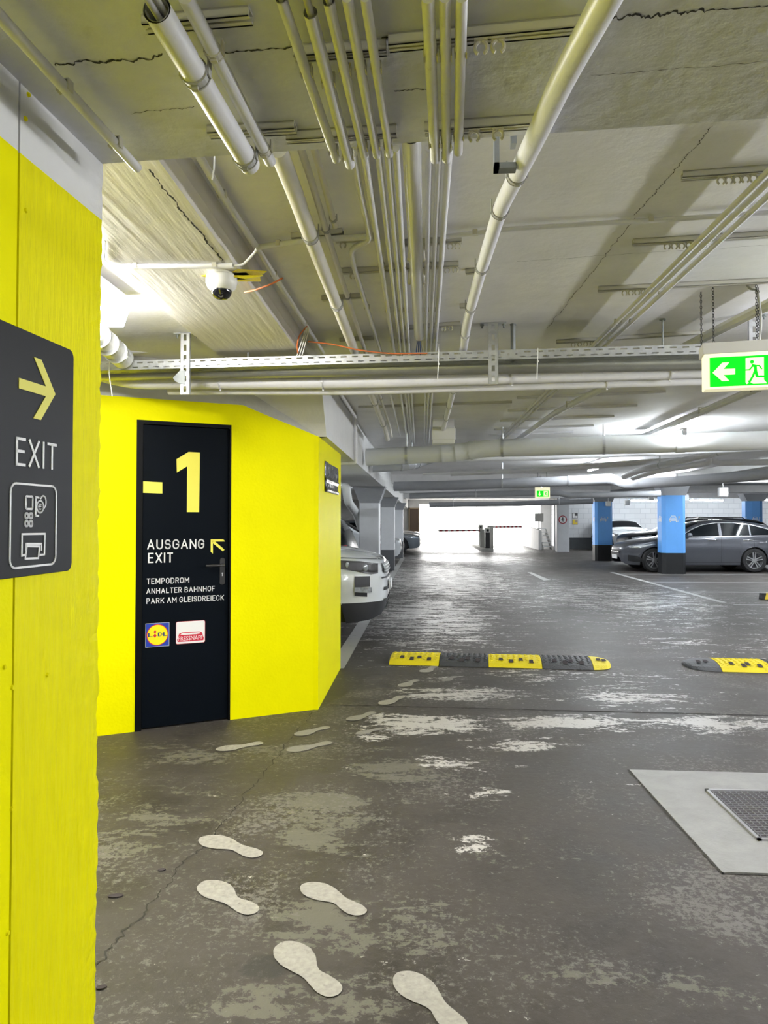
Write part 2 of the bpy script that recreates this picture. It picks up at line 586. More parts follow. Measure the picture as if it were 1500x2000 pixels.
GLYPH = {
    'A': (0.66, [[(0, 0), (0.5, 1), (1, 0)], [(0.17, 0.32), (0.83, 0.32)]]),
    'B': (0.58, [[(0, 0), (0, 1), (0.6, 1)] + arc(0.6, 0.765, 0.34, 0.235, 90, -90) + [(0, 0.53)], [(0, 0.53), (0.6, 0.53)] + arc(0.62, 0.265, 0.38, 0.265, 90, -90) + [(0, 0)]]),
    'C': (0.58, [arc(0.5, 0.68, 0.5, 0.32, 10, 180) + arc(0.5, 0.32, 0.5, 0.32, 180, 350)]),
    'D': (0.60, [[(0, 0), (0, 1), (0.45, 1)] + arc(0.45, 0.62, 0.55, 0.38, 90, 0) + arc(0.45, 0.38, 0.55, 0.38, 0, -90) + [(0, 0)]]),
    'E': (0.51, [[(1, 1), (0, 1), (0, 0), (1, 0)], [(0, 0.52), (0.86, 0.52)]]),
    'F': (0.50, [[(1, 1), (0, 1), (0, 0)], [(0, 0.5), (0.86, 0.5)]]),
    'G': (0.60, [arc(0.5, 0.68, 0.5, 0.32, 12, 180) + arc(0.5, 0.32, 0.5, 0.32, 180, 360) + [(1, 0.48), (0.58, 0.48)]]),
    'H': (0.62, [[(0, 0), (0, 1)], [(1, 0), (1, 1)], [(0, 0.52), (1, 0.52)]]),
    'I': (0.13, [[(0.5, 0), (0.5, 1)]]),
    'K': (0.60, [[(0, 0), (0, 1)], [(1, 1), (0.03, 0.36)], [(0.32, 0.56), (1, 0)]]),
    'L': (0.48, [[(0, 1), (0, 0), (1, 0)]]),
    'M': (0.74, [[(0, 0), (0, 1), (0.5, 0.32), (1, 1), (1, 0)]]),
    'N': (0.62, [[(0, 0), (0, 1), (1, 0), (1, 1)]]),
    'O': (0.60, [arc(0.5, 0.68, 0.5, 0.32, 0, 180) + arc(0.5, 0.32, 0.5, 0.32, 180, 360) + [(1, 0.68)]]),
    'P': (0.55, [[(0, 0), (0, 1), (0.5, 1)] + arc(0.5, 0.73, 0.5, 0.27, 90, -90) + [(0, 0.46)]]),
    'R': (0.57, [[(0, 0), (0, 1), (0.5, 1)] + arc(0.5, 0.74, 0.5, 0.26, 90, -90) + [(0, 0.48)], [(0.52, 0.48), (1, 0)]]),
    'S': (0.56, [arc(0.5, 0.755, 0.48, 0.245, 20, 180) + arc(0.38, 0.72, 0.36, 0.20, 190, 270) + arc(0.60, 0.27, 0.40, 0.25, 80, 0) + arc(0.5, 0.245, 0.5, 0.245, 0, -165)]),
    'T': (0.55, [[(0, 1), (1, 1)], [(0.5, 1), (0.5, 0)]]),
    'U': (0.60, [[(0, 1)] + arc(0.5, 0.32, 0.5, 0.32, 180, 360) + [(1, 1)]]),
    'X': (0.60, [[(0, 0), (1, 1)], [(0, 1), (1, 0)]]),
}


def letters(pl, word, s0, z0, W, H, lift, wt=0.13, gap=0.17, th=0.0008):
    """line lettering of cap height H, spread over width W, as strokes on a drawing plane"""
    adv = []
    x = 0.0
    for c in word:
        if c == ' ':
            x += 0.30
            adv.append(None)
            continue
        adv.append(x)
        x += GLYPH[c][0] + gap
    k = W / (x - gap)
    mb = MB()
    t = wt * H
    for c, a in zip(word, adv):
        if a is None:
            continue
        w, lines = GLYPH[c]
        x0, x1 = s0 + a * k + t / 2, s0 + (a + w) * k - t / 2
        for ln in lines:
            stroke(pl, [(x0 + (x1 - x0) * u, z0 + t / 2 + (H - t) * v) for u, v in ln], t, lift, mb, th=th)
    return mb


class Plane:
    """2D drawing plane: point = o + ex*s + ez*z + n*lift"""

    def __init__(self, o, ex, n, ez=(0, 0, 1)):
        self.o, self.ex, self.ez, self.n = Vector(o), Vector(ex).normalized(), Vector(ez).normalized(), Vector(n).normalized()

    def __call__(self, s, z, lift=0.0):
        return self.o + self.ex * s + self.ez * z + self.n * lift

    def hit(self, px, py):
        r = ray(px, py)
        c = Vector((0, 0, EYE))
        t = (self.o - c).dot(self.n) / r.dot(self.n)
        p = c + r * t - self.o
        return p.dot(self.ex), p.dot(self.ez)

    def pts(self, sz, lift=0.0):
        return [self(s, z, lift) for s, z in sz]


def stroke(pl, pts, w, lift, mb, closed=False, th=0.0015):
    """line drawn with width w on a plane, as short flat boxes"""
    n = len(pts)
    for i in range(n if closed else n - 1):
        a, b = Vector(pts[i]), Vector(pts[(i + 1) % n])
        d = (b - a)
        if d.length < 1e-6:
            continue
        d.normalize()
        q = Vector((-d.y, d.x)) * w / 2
        e = d * w * 0.45
        a2, b2 = a - e, b + e
        mb.prism([pl(*(a2 + q), lift), pl(*(a2 - q), lift), pl(*(b2 - q), lift), pl(*(b2 + q), lift)], pl.n * th)
    return mb


def rrect(s0, z0, s1, z1, r, k=5):
    out = []
    for (cx, cz, a0) in ((s1 - r, z1 - r, 0), (s0 + r, z1 - r, 90), (s0 + r, z0 + r, 180), (s1 - r, z0 + r, 270)):
        for i in range(k + 1):
            a = math.radians(a0 + 90 * i / k)
            out.append((cx + r * math.cos(a), cz + r * math.sin(a)))
    return out


def circle(cx, cz, r, k=24):
    return [(cx + r * math.cos(2 * math.pi * i / k), cz + r * math.sin(2 * math.pi * i / k)) for i in range(k)]


def plate(name, pl, sz, lift, th, m, parent=None, bevel=0.0):
    return obj(name, MB().prism(pl.pts(sz, lift), pl.n * th), m, parent, bevel=bevel)

# ---------------------------------------------------------------- the setting
ZS, ZB = 2.58, 2.34          # slab soffit, soffit of the cross beam overhead
X0, X1, Y0, Y1 = -6.6, 22.0, -8.0, 42.0

floor = struct('floor', MB().box((X0, Y0, -0.3), (X1, Y1, 0)), 'worn_floor')
ceiling = struct('ceiling', MB().box((X0, Y0, ZS), (X1, Y1, ZS + 0.25)), 'slab_paint')
outside = struct('ground', MB().poly([(-20, Y1, -0.02), (30, Y1, -0.02), (30, 90, 1.2), (-20, 90, 1.2)]), 'asphalt')
struct('wall_back', MB().box((X0, Y0 - 0.2, 0), (X1, Y0, ZS)), 'white_concrete')
struct('wall_right', MB().box((X1, Y0, 0), (X1 + 0.2, Y1, ZS)), 'white_concrete')
struct('wall_left', MB().box((X0 - 0.2, Y0, 0), (X0, Y1, ZS)), 'white_concrete')

# far wall with the daylit exit
OX0, OX1, OZ = XD(819, 42), XD(1056, 42), 2.32
BAYX = XD(1111, 37)
far = MB().box((X0, Y1, 0), (OX0, Y1 + 0.3, ZS)).box((OX0, Y1, OZ), (OX1, Y1 + 0.3, ZS)).box((OX1, Y1, 0), (X1, Y1 + 0.3, ZS))
struct('wall_far', far, 'white_concrete')
# white brick wall behind the charging bays
bay = struct('wall_bay', MB().box((BAYX, 37.0, 0.56), (X1, 37.2, ZS)).box((BAYX, 37.2, 0), (BAYX + 0.2, Y1, ZS)), 'brick_wall')
struct('dado', MB().box((BAYX, 36.98, 0), (X1, 37.2, 0.56)), 'brick_dark', bay)

# pier at the camera's side: smooth board, rough timber-grained edge, white head band
E = PZ(200, 320, ZB)
pu = Vector((0.0559, 0.9984, 0)).normalized()
pn = Vector((pu.y, -pu.x, 0))                 # towards the lane
PIER = Plane((E.x, E.y, 0), pu, pn)
ZW = 2.197
GR = -0.352                                   # seam between the two boards


def pier_block(s0, s1, z0, z1, th=0.35, lift=0.0):
    return MB().obox(PIER(s0, z0, lift), pu * (s1 - s0), -pn * th, (0, 0, z1 - z0))


def rough_edge(z0, z1, nz, amp, seed):
    """front face and ragged return of the last 35 cm of the pier"""
    rnd = random.Random(seed)
    cols = [GR + 0.007, -0.27, -0.2, -0.135, -0.13, -0.06, -0.02, 0.0]
    jit = [0, 0, 0, 0.2, 0.2, 0.4, 0.8, 1.0]
    mb = MB()
    vs, fs = [], []
    off = 0.0
    for k in range(nz + 1):
        z = z0 + (z1 - z0) * k / nz
        off = off * 0.8 + rnd.uniform(-1, 1) * amp * 0.5
        for c, j in zip(cols, jit):
            e = off + rnd.uniform(-1, 1) * amp * 0.22
            vs.append(PIER(c + e * j, z, rnd.uniform(-1, 1) * amp * 0.34 * j))
        e = off + rnd.uniform(-1, 1) * amp * 0.3
        vs.append(PIER(e, z, -0.12))
        vs.append(PIER(0, z, -0.35))
        vs.append(PIER(GR + 0.007, z, -0.35))
    w = len(cols) + 3
    for k in range(nz):
        for i in range(w):
            a, b_ = k * w + i, k * w + (i + 1) % w
            fs.append((a, b_, b_ + w, a + w))
    fs.append(tuple(reversed(range(w))))
    fs.append(tuple(range(nz * w, (nz + 1) * w)))
    return mb.add(vs, fs)


pier = struct('wall_pier', pier_block(-9.5, GR, 0, ZW), 'yellow_paint')
struct('rough_board', rough_edge(0, ZW, 120, 0.0065, 3), 'yellow_rough', pier)
struct('white_band', rough_edge(ZW, ZB, 10, 0.003, 4), 'white_concrete', pier)
struct('white_board', pier_block(-9.5, GR, ZW, ZB), 'white_concrete', pier)
struct('seam', pier_block(GR, GR + 0.007, 0, ZB, 0.30, -0.012), 'crack_dark', pier)
bt = MB()
for px, py in ((49, 232), (50, 411), (55, 185), (23, 1343), (22, 1580), (8, 1303), (14, 1822), (92, 1318)):
    s, z = PIER.hit(px, py)
    bt.lathe([(0.0, 0.004), (0.004, 0.004), (0.0055, 0.0), (0.0, 0.0)], PIER(s, z), pn, 10)
struct('screw_head', bt, 'yellow_rough', pier)

# cross beam overhead (slightly skew to the lane) and the crack along it
Ea, Eb = PZ(200, 320, ZB), PZ(1500, 231, ZB)
bd = (Eb - Ea)
bd.z = 0
bd.normalize()
bn = Vector((bd.y, -bd.x, 0))                 # towards the camera
beam = MB()
b0, b1 = Ea - bd * 0.6, Ea + bd * 12
beam.prism([(p.x, p.y, ZB) for p in (b0, b1, b1 + bn * 1.5, b0 + bn * 1.5)], (0, 0, ZS - ZB))
beam_o = struct('trim_1', beam, 'beam_paint')


def crack(name, a, b, w, parent, z, n=60, seed=1, jag=0.006):
    rnd = random.Random(seed)
    a, b = Vector(a), Vector(b)
    d = (b - a)
    q = Vector((-d.y, d.x, 0)).normalized()
    up, lo = [], []
    o = 0
    for i in range(n + 1):
        o = o * 0.7 + rnd.uniform(-1, 1) * jag
        p = a + d * i / n + q * o
        ww = w * rnd.uniform(0.25, 1.3)
        up.append((p.x + q.x * ww, p.y + q.y * ww, z))
        lo.append((p.x - q.x * ww, p.y - q.y * ww, z))
    mb = MB()
    for i in range(n):
        mb.quad(lo[i], lo[i + 1], up[i + 1], up[i])
    return struct(name, mb, 'crack_dark', parent)


crack('crack', PZ(105, 124, ZB), PZ(320, 108, ZB), 0.0028, beam_o, ZB - 0.001, 50, 2)
crack('crack', PZ(425, 103, ZB), PZ(600, 90, ZB), 0.0022, beam_o, ZB - 0.001, 40, 5, 0.002)
crack('crack', PZ(740, 76, ZB), PZ(840, 66, ZB), 0.0022, beam_o, ZB - 0.001, 30, 6, 0.004)
crack('crack', PZ(1195, 38, ZB), PZ(1380, 22, ZB), 0.0034, beam_o, ZB - 0.001, 50, 8)
crack('crack', PZ(1380, 20, ZB), PZ(1560, 8, ZB), 0.0018, beam_o, ZB - 0.001, 30, 9, 0.002)
crack('crack', PZ(1155, 146, ZB), PZ(1500, 120, ZB), 0.0008, beam_o, ZB - 0.001, 40, 10, 0.003)
crack('crack', PZ(255, 222, ZB), PZ(380, 208, ZB), 0.0009, beam_o, ZB - 0.001, 30, 12, 0.003)
crack('crack', PZ(770, 178, ZB), PZ(840, 172, ZB), 0.0012, beam_o, ZB - 0.001, 20, 14, 0.003)
crack('crack', PZ(1395, 245, ZS), PZ(1240, 420, ZS), 0.0013, ceiling, ZS - 0.001, 120, 15, 0.004)
crack('crack', PZ(1240, 425, ZS), PZ(1070, 640, ZS), 0.0014, ceiling, ZS - 0.001, 140, 16, 0.004)
crack('crack', PZ(1010, 510, ZS), PZ(1500, 478, ZS), 0.0010, ceiling, ZS - 0.001, 60, 17, 0.006)

# board-marked downstand beside the pier
ds = MB().prism([(-1.24, 1.75, 2.46), (-0.735, 1.75, 2.46), (-0.715, 1.75, 2.50), (-0.715, 1.75, ZS), (-1.24, 1.75, ZS)], (0, 3.55, 0))
ds_o = struct('trim_2', ds, 'soffit_board')
crack('crack', PZ(290, 330, 2.46), PZ(435, 508, 2.46), 0.0035, ds_o, 2.459, 60, 21, 0.004)

# stairwell: diagonal door wall, side wall along the bays
A0, B0 = PZ(190, 1438, 0), PZ(622, 1385, 0)
du = (B0 - A0)
WL = du.length
du.normalize()
dn = Vector((du.y, -du.x, 0))
if dn.y > 0:
    dn = -dn
DOOR = Plane((A0.x, A0.y, 0), du, dn)
f0, f1 = DOOR.hit(265, 1120)[0], DOOR.hit(450.5, 1120)[0]
fz = 0.5 * (DOOR.hit(268, 818)[1] + DOOR.hit(453, 832)[1])
top_prof = [DOOR.hit(x, y) for x, y in ((190, 771), (330, 781), (480, 799), (530, 815), (575, 833))]
zt = top_prof[0][1]
top_prof = [(-2.2, zt), (top_prof[2][0] - 0.02, zt), (top_prof[3][0], top_prof[3][1]), (top_prof[4][0], top_prof[4][1]), (WL, 2.09)]
wm = MB()
wm.prism(DOOR.pts([(-2.2, 0), (f0, 0), (f0, zt), (-2.2, zt)]), -dn * 0.16)
wm.prism(DOOR.pts([(f0, fz), (f1, fz), (f1, zt), (f0, zt)]), -dn * 0.16)
wm.prism(DOOR.pts([(f1, 0), (WL, 0)] + list(reversed(top_prof[1:])) + [(f1, zt)]), -dn * 0.16)
wd = struct('wall_door', wm, 'yellow_paint')
cb = MB().prism(DOOR.pts(top_prof + [(WL + 0.055, 2.09), (WL - 0.12, ZS), (-2.2, ZS)]), -dn * 0.16)
struct('concrete_band', cb, 'grey_concrete', wd)
BX = B0.x
ws = MB().box((BX - 0.16, B0.y - 0.02, 0), (BX, 7.25, 2.09)).box((-4.0, 7.09, 0), (BX - 0.16, 7.25, ZS))
ws_o = struct('wall_side', ws, 'yellow_paint')

# white downstand over the row of parked cars
lb = MB().prism([(-0.726, 5.69, 2.09), (-0.726, 41.9, 2.09), (-0.726, 41.9, ZS), (-0.726, 5.25, ZS)], (-0.62, 0, 0))
struct('trim_3', lb, 'white_concrete')
# downstand over the charging pillars
struct('trim_4', MB().box((XD(1284, 20.1), 10.0, 2.42), (XD(1340, 20.1), 36.9, ZS)), 'white_concrete')
for k, y in enumerate((18.5, 25.0, 31.5)):
    struct('trim_%d' % (5 + k), MB().box((-0.726, y, 2.36), (XD(1284, 20.1), y + 0.5, ZS)).box((XD(1340, 20.1), y, 2.36), (21.9, y + 0.5, ZS)), 'slab_paint')


# floor markings, joint, patch
def mark(name, pts, m='line_white', z=0.003):
    return struct(name, MB().poly([(p[0], p[1], z) for p in pts]), m, floor)


mark('painted_line', [PZ(672, 1306, 0), PZ(640, 1306, 0), PZ(783.5, 1089, 0), PZ(791, 1089, 0)])
e0, e1 = PZ(1195, 1118, 0), PZ(1413, 1177, 0)
mark('painted_line', [(e0.x - 0.06, e0.y), (e1.x - 0.06, e1.y), (e1.x + 0.06, e1.y), (e0.x + 0.06, e0.y)])
LX = 0.5 * (e0.x + e1.x) + 0.06
for y in (1120, 1135.5, 1154, 1178):
    d = PZ(822, y, 0).y
    mark('painted_line', [(LX, d - 0.06), (12.5, d - 0.06), (12.5, d + 0.06), (LX, d + 0.06)])
mark('painted_line', [PZ(1030, 1118, 0), PZ(1038, 1118, 0), PZ(1075, 1133, 0), PZ(1062, 1134, 0)])


def groove(a, b, w, seed, jag=0.004):
    return crack('joint', a, b, w, floor, 0.0025, 80, seed, jag)


groove(PZ(640, 1377, 0), PZ(1560, 1399, 0), 0.011, 31)
groove(PZ(612, 1392, 0), PZ(420, 1625, 0), 0.0025, 32, 0.012)
groove(PZ(420, 1625, 0), PZ(160, 1915, 0), 0.0035, 33, 0.012)
pc = struct('repair_patch', MB().prism([(1.205, 4.40, 0), (2.75, 4.36, 0), (2.75, 3.12, 0), (1.235, 3.15, 0)], (0, 0, 0.004)), 'patch_concrete', floor)
crack('joint', (1.197, 4.40, 0), (1.228, 3.13, 0), 0.006, floor, 0.0025, 60, 35, 0.002)
crack('joint', (1.228, 3.14, 0), (2.75, 3.11, 0), 0.005, floor, 0.0025, 60, 36, 0.002)

# ---------------------------------------------------------------- lamps
def batten(label, c, along, length=1.25, w=0.16, h=0.085, m='tube_light', hang=0.0, group='fluorescent lamps under the slab', open_tube=False):
    """closed fluorescent batten: tray body over a glowing diffuser"""
    c = Vector(c)
    a = Vector(along).normalized()
    q = Vector((-a.y, a.x, 0))
    t = thing('ceiling_lamp', label, 'lamp', c, group)
    z1 = c.z
    o = c - a * length / 2 - q * w / 2
    obj('lamp_body', MB().obox(o + Vector((0, 0, -h * 0.45)), a * length, q * w, (0, 0, h * 0.45)), 'lamp_body', t, bevel=0.006)
    d = MB()
    i0, i1 = w * 0.06, w * 0.16
    if open_tube:
        zt = c.z - h - 0.012
        obj('tube_lamp', MB().tube([Vector((c.x, c.y, zt)) - a * (length / 2 - 0.03), Vector((c.x, c.y, zt)) + a * (length / 2 - 0.03)], 0.019, 12), m, t)
        for s in (-1, 1):
            e = c + a * s * (length / 2 - 0.02)
            obj('lamp_holder', MB().box((e.x - 0.02, e.y - 0.02, zt - 0.02), (e.x + 0.02, e.y + 0.02, c.z - h * 0.45)), 'lamp_body', t)
        for s in (-0.4, 0.4):
            obj('hanger', MB().tube([c + a * length * s, c + a * length * s + Vector((0, 0, ZS - c.z))], 0.004, 6), 'rail_steel', t)
        return t
    p = [(-length / 2 + 0.01, -w / 2 + i0), (length / 2 - 0.01, -w / 2 + i0), (length / 2 - 0.01, w / 2 - i0), (-length / 2 + 0.01, w / 2 - i0)]
    r = [(-length / 2 + 0.03, -w / 2 + i1), (length / 2 - 0.03, -w / 2 + i1), (length / 2 - 0.03, w / 2 - i1), (-length / 2 + 0.03, w / 2 - i1)]
    vs = [c + a * x + q * y + Vector((0, 0, -h * 0.45)) for x, y in p] + [c + a * x + q * y + Vector((0, 0, -h)) for x, y in r]
    d.add(vs, [(7, 6, 5, 4), (0, 1, 5, 4), (1, 2, 6, 5), (2, 3, 7, 6), (3, 0, 4, 7)])
    obj('diffuser', d, m, t)
    if hang > 0:
        for s in (-0.4, 0.4):
            obj('hanger', MB().tube([c + a * length * s, c + a * length * s + Vector((0, 0, hang))], 0.004, 6), 'rail_steel', t)
    return t


batten('closed fluorescent lamp on the raised ceiling strip behind the yellow pier', (-1.52, 2.95, ZS - 0.03), (0, 1, 0), 1.3, 0.17, 0.15, 'tube_soft', hang=0.03)
batten('fluorescent lamp over the drive lane above the thick grey pipe run', (XD(1302, 9.1), 9.1, ZS - 0.1), (0, 1, 0), 1.3, 0.05, 0.05, 'tube_cool', open_tube=True)
batten('fluorescent lamp over the drive lane beyond the second grey pipe', (XD(1165, 14.2), 14.2, ZS - 0.1), (0, 1, 0), 1.3, 0.05, 0.05, 'tube_cool', open_tube=True)
for k, (x, y, zz) in enumerate(((XD(1265, 33), 33.0, 2.36), (XD(1380, 33), 33.0, 2.36), (XD(1520, 33), 33.0, 2.36))):
    batten(('horizontal fluorescent lamp above the white car with its tail lamps hidden',
            'horizontal fluorescent lamp over the wagon between the two blue pillars',
            'horizontal fluorescent lamp beyond the third blue pillar at the brick wall')[k], (x, y, zz), (1, 0, 0), 1.5, 0.06, 0.06, 'tube_cool', open_tube=True)
for x, y, z in ((3.1, 3.0, 2.2), (3.1, -1.4, 2.2), (0.1, -2.2, 2.2), (6.5, 1.5, 2.2), (6.8, 4.6, 2.25), (5.7, 6.9, 2.3), (6.3, 17.9, 2.38), (9.2, 17.6, 2.4), (-1.9, -4.5, 2.2), (3.1, -5.0, 2.2), (8.6, 6.5, 2.4), (3.4, 20.5, 2.45), (3.4, 27.5, 2.45), (9.0, 12.0, 2.4), (9.5, 19.5, 2.4), (9.5, 28.5, 2.4),  # lane and bay rows, plus unseen tubes added to brighten beam, pipes and pillars
                (14.5, 19.5, 2.4), (14.5, 9.0, 2.4), (-3.6, 10.0, 2.4), (-3.6, 17.0, 2.4), (-3.6, 25.0, 2.4)):
    batten('open fluorescent tube hung under the painted slab, lane rows with added fill tubes', (x, y, z), (0, 1, 0), 1.3, 0.05, 0.05, 'tube_cool' if y > 8 else ('tube_dim' if y < 0 else 'tube_light'), open_tube=True)

# ---------------------------------------------------------------- door
door = thing('door_1', 'black steel door with floor number and exit lettering in the yellow wall', 'door', (DOOR(0.5 * (f0 + f1), 0)))
door['kind'] = 'structure'
fw, fr_, ft_ = 0.042, 0.012, 0.026
fr = MB()
fr.prism(DOOR.pts([(f0, 0), (f0 + fw, 0), (f0 + fw, fz), (f0, fz)], -0.09), dn * 0.094)
fr.prism(DOOR.pts([(f1 - fr_, 0), (f1, 0), (f1, fz), (f1 - fr_, fz)], -0.09), dn * 0.094)
fr.prism(DOOR.pts([(f0 + fw, fz - ft_), (f1 - fr_, fz - ft_), (f1 - fr_, fz), (f0 + fw, fz)], -0.09), dn * 0.094)
obj('door_frame', fr, 'frame_black', door)
LF = -0.020                                    # the leaf sits back in its frame
leaf = plate('door_leaf', DOOR, [(f0 + fw + 0.004, 0.012), (f1 - fr_ - 0.003, 0.012), (f1 - fr_ - 0.003, fz - ft_ - 0.004), (f0 + fw + 0.004, fz - ft_ - 0.004)], LF - 0.05, 0.05, 'anthracite', door)
obj('threshold', MB().prism(DOOR.pts([(f0 + fw, 0.0), (f1 - fr_, 0.0), (f1 - fr_, 0.011), (f0 + fw, 0.011)], -0.08), dn * 0.03), 'recess_dark', door)
LEAF = Plane(DOOR(0, 0, LF), du, dn)
for zc in (0.35, 1.75):
    hb = MB().tube([DOOR(f0 + fw * 0.7, zc, -0.005), DOOR(f0 + fw * 0.7, zc + 0.1, -0.005)], 0.008, 10)
    obj('hinge', hb, 'black_metal', door)


def lpx(*pts):
    return [LEAF.hit(x, y) for x, y in pts]


G1 = [(250 + x / 6.252, 800 + y / 6.25) for x, y in ((592, 606), (738, 517), (878, 524), (868, 1252), (718, 1251), (722, 692), (596, 768))]
obj('floor_number', MB().prism(LEAF.pts(lpx(*G1), 0.0006), dn * 0.001), 'letter_yellow', door)
mn = lpx((274.5, 940), (317, 942), (317, 964), (274.5, 962.5))
mn[0] = (max(mn[0][0], f0 + fw + 0.005), mn[0][1])
mn[3] = (mn[0][0], mn[3][1])
obj('minus_sign', MB().prism(LEAF.pts(mn, 0.0006), dn * 0.001), 'letter_yellow', door)


def door_text(s, xl, xr, ytl, ybl, name='lettering'):
    """a line of lettering whose cap height is given at its first letter"""
    s0, zt_ = LEAF.hit(xl, ytl)
    _, zb_ = LEAF.hit(xl, ybl)
    s1 = LEAF.hit(xr, ytl)[0]
    return obj(name, letters(LEAF, s, s0, zb_, s1 - s0, zt_ - zb_, 0.0006), 'letter_white', door)


door_text('AUSGANG', 287.5, 399, 1054, 1073.3)
door_text('EXIT', 289, 338, 1080, 1099.8)
door_text('TEMPODROM', 286.5, 369.5, 1130, 1141.3)
door_text('ANHALTER BAHNHOF', 285.8, 419.5, 1149.5, 1160.2)
door_text('PARK AM GLEISDREIECK', 286, 437.3, 1168.6, 1179.6)
ar = MB()
a00 = LEAF.hit(411.5, 1053.5)
a10 = LEAF.hit(438, 1053)
a01 = LEAF.hit(412, 1080)
W_ = 0.016
zc = a00[1]
ar.prism(LEAF.pts([(a00[0], zc), (a10[0] - 0.008, zc), (a10[0] + 0.006, zc - W_), (a00[0] + W_ * 0.6, zc - W_)], 0.0006), dn * 0.001)
ar.prism(LEAF.pts([(a00[0], zc), (a00[0] + W_, zc - W_ * 0.6), (a00[0] + W_, a01[1] - 0.006), (a00[0], a01[1] + 0.008)], 0.0006), dn * 0.001)
ar.prism(LEAF.pts([(a00[0] + 0.004, zc - 0.018), (a00[0] + 0.018, zc - 0.004), (a10[0] + 0.002, a01[1] + 0.022), (a10[0] - 0.010, a01[1] + 0.010)], 0.0006), dn * 0.001)
obj('arrow', ar, 'letter_yellow', door)
# lever handle and lock plate
hs, hz = LEAF.hit(434, 1103)
obj('lock_plate', MB().prism([LEAF(s, z) for s, z in rrect(hs - 0.019, hz - 0.145, hs + 0.019, hz + 0.05, 0.018)], dn * 0.007), 'black_metal', door, bevel=0.001)
lv = MB()
lv.tube([LEAF(hs, hz, 0.004), LEAF(hs, hz, 0.05), LEAF(hs - 0.012, hz, 0.058), LEAF(hs - 0.115, hz - 0.002, 0.058), LEAF(hs - 0.128, hz - 0.002, 0.05)], [0.010, 0.009, 0.009, 0.0085, 0.008], 12)
obj('handle', lv, 'black_plastic', door, smooth=True)
obj('keyhole', MB().prism([LEAF(s, z, 0.007) for s, z in [(hs + 0.006 * math.cos(a), hz - 0.062 + 0.006 * math.sin(a)) for a in [math.radians(i) for i in range(-60, 241, 30)]] + [(hs - 0.0035, hz - 0.082), (hs + 0.0035, hz - 0.082)]], dn * 0.001), 'galv', door)
# two shop stickers
st = lpx((284, 1218.5), (331, 1215), (330, 1261), (284, 1265))
q0, q1 = 0.5 * (st[0][0] + st[3][0]), 0.5 * (st[1][0] + st[2][0])
z1_, z0_ = 0.5 * (st[0][1] + st[1][1]), 0.5 * (st[2][1] + st[3][1])
sk = plate('sticker', LEAF, [(q0, z0_), (q1, z0_), (q1, z1_), (q0, z1_)], 0.0004, 0.0006, 'sticker_white', door)
sk['label'] = 'square blue sticker with a yellow disc'
g = 0.002
plate('sticker_field', LEAF, [(q0 + g, z0_ + g), (q1 - g, z0_ + g), (q1 - g, z1_ - g), (q0 + g, z1_ - g)], 0.0011, 0.0003, 'sticker_blue', sk)
cx, cz, cr = 0.5 * (q0 + q1), 0.5 * (z0_ + z1_), 0.46 * (q1 - q0)
plate('ring', LEAF, circle(cx, cz, cr, 36), 0.0015, 0.0002, 'sticker_red', sk)
plate('disc', LEAF, circle(cx, cz, cr * 0.93, 36), 0.0018, 0.0002, 'sticker_yellow', sk)
lw, lh = cr * 1.72, cr * 0.36
zl = cz - lh * 0.42
lm = MB()
text_mb('L', LEAF(cx - lw / 2, zl, 0.0023), du * lw * 0.24, (0, 0, lh), lm)
text_mb('D', LEAF(cx + lw * 0.02, zl, 0.0023), du * lw * 0.24, (0, 0, lh), lm)
text_mb('L', LEAF(cx + lw * 0.30, zl, 0.0023), du * lw * 0.22, (0, 0, lh), lm)
for sx in (-lw / 2, lw * 0.02, lw * 0.30):
    lm.prism(LEAF.pts([(cx + sx, zl), (cx + sx + lw * 0.075, zl), (cx + sx + lw * 0.075, zl + lh), (cx + sx, zl + lh)], 0.0021), dn * 0.0003)
obj('sticker_lettering', lm, 'sticker_navy', sk)
im = MB()
ix = cx - lw * 0.13
im.prism(LEAF.pts([(ix, zl - lh * 0.35), (ix + lh * 0.42, zl + lh * 0.25), (ix, zl + lh * 0.85), (ix - lh * 0.42, zl + lh * 0.25)], 0.0021), dn * 0.0003)
im.prism(LEAF.pts(circle(ix, zl + lh * 1.25, lh * 0.33, 16), 0.0021), dn * 0.0003)
obj('sticker_dot', im, 'sticker_red', sk)

st = lpx((343.6, 1215), (400.5, 1210.5), (400.5, 1253.7), (343.3, 1259.3))
q0, q1 = 0.5 * (st[0][0] + st[3][0]), 0.5 * (st[1][0] + st[2][0])
z1_, z0_ = 0.5 * (st[0][1] + st[1][1]), 0.5 * (st[2][1] + st[3][1])
sk = plate('sticker', LEAF, rrect(q0, z0_, q1, z1_, 0.012), 0.0004, 0.0006, 'sticker_red', door)
sk['label'] = 'white sticker with a red bowl'
plate('sticker_field', LEAF, rrect(q0 + g, z0_ + g, q1 - g, z1_ - g, 0.011), 0.0011, 0.0003, 'sticker_white', sk)
w_, h_ = q1 - q0, z1_ - z0_
bowl = [(q0 + 0.06 * w_, z0_ + 0.10 * h_), (q1 - 0.06 * w_, z0_ + 0.10 * h_), (q1 - 0.045 * w_, z0_ + 0.20 * h_), (q1 - 0.11 * w_, z0_ + 0.46 * h_), (q1 - 0.2 * w_, z0_ + 0.51 * h_), (q0 + 0.2 * w_, z0_ + 0.51 * h_), (q0 + 0.11 * w_, z0_ + 0.46 * h_), (q0 + 0.045 * w_, z0_ + 0.20 * h_)]
plate('bowl', LEAF, bowl, 0.0015, 0.0003, 'sticker_red', sk)
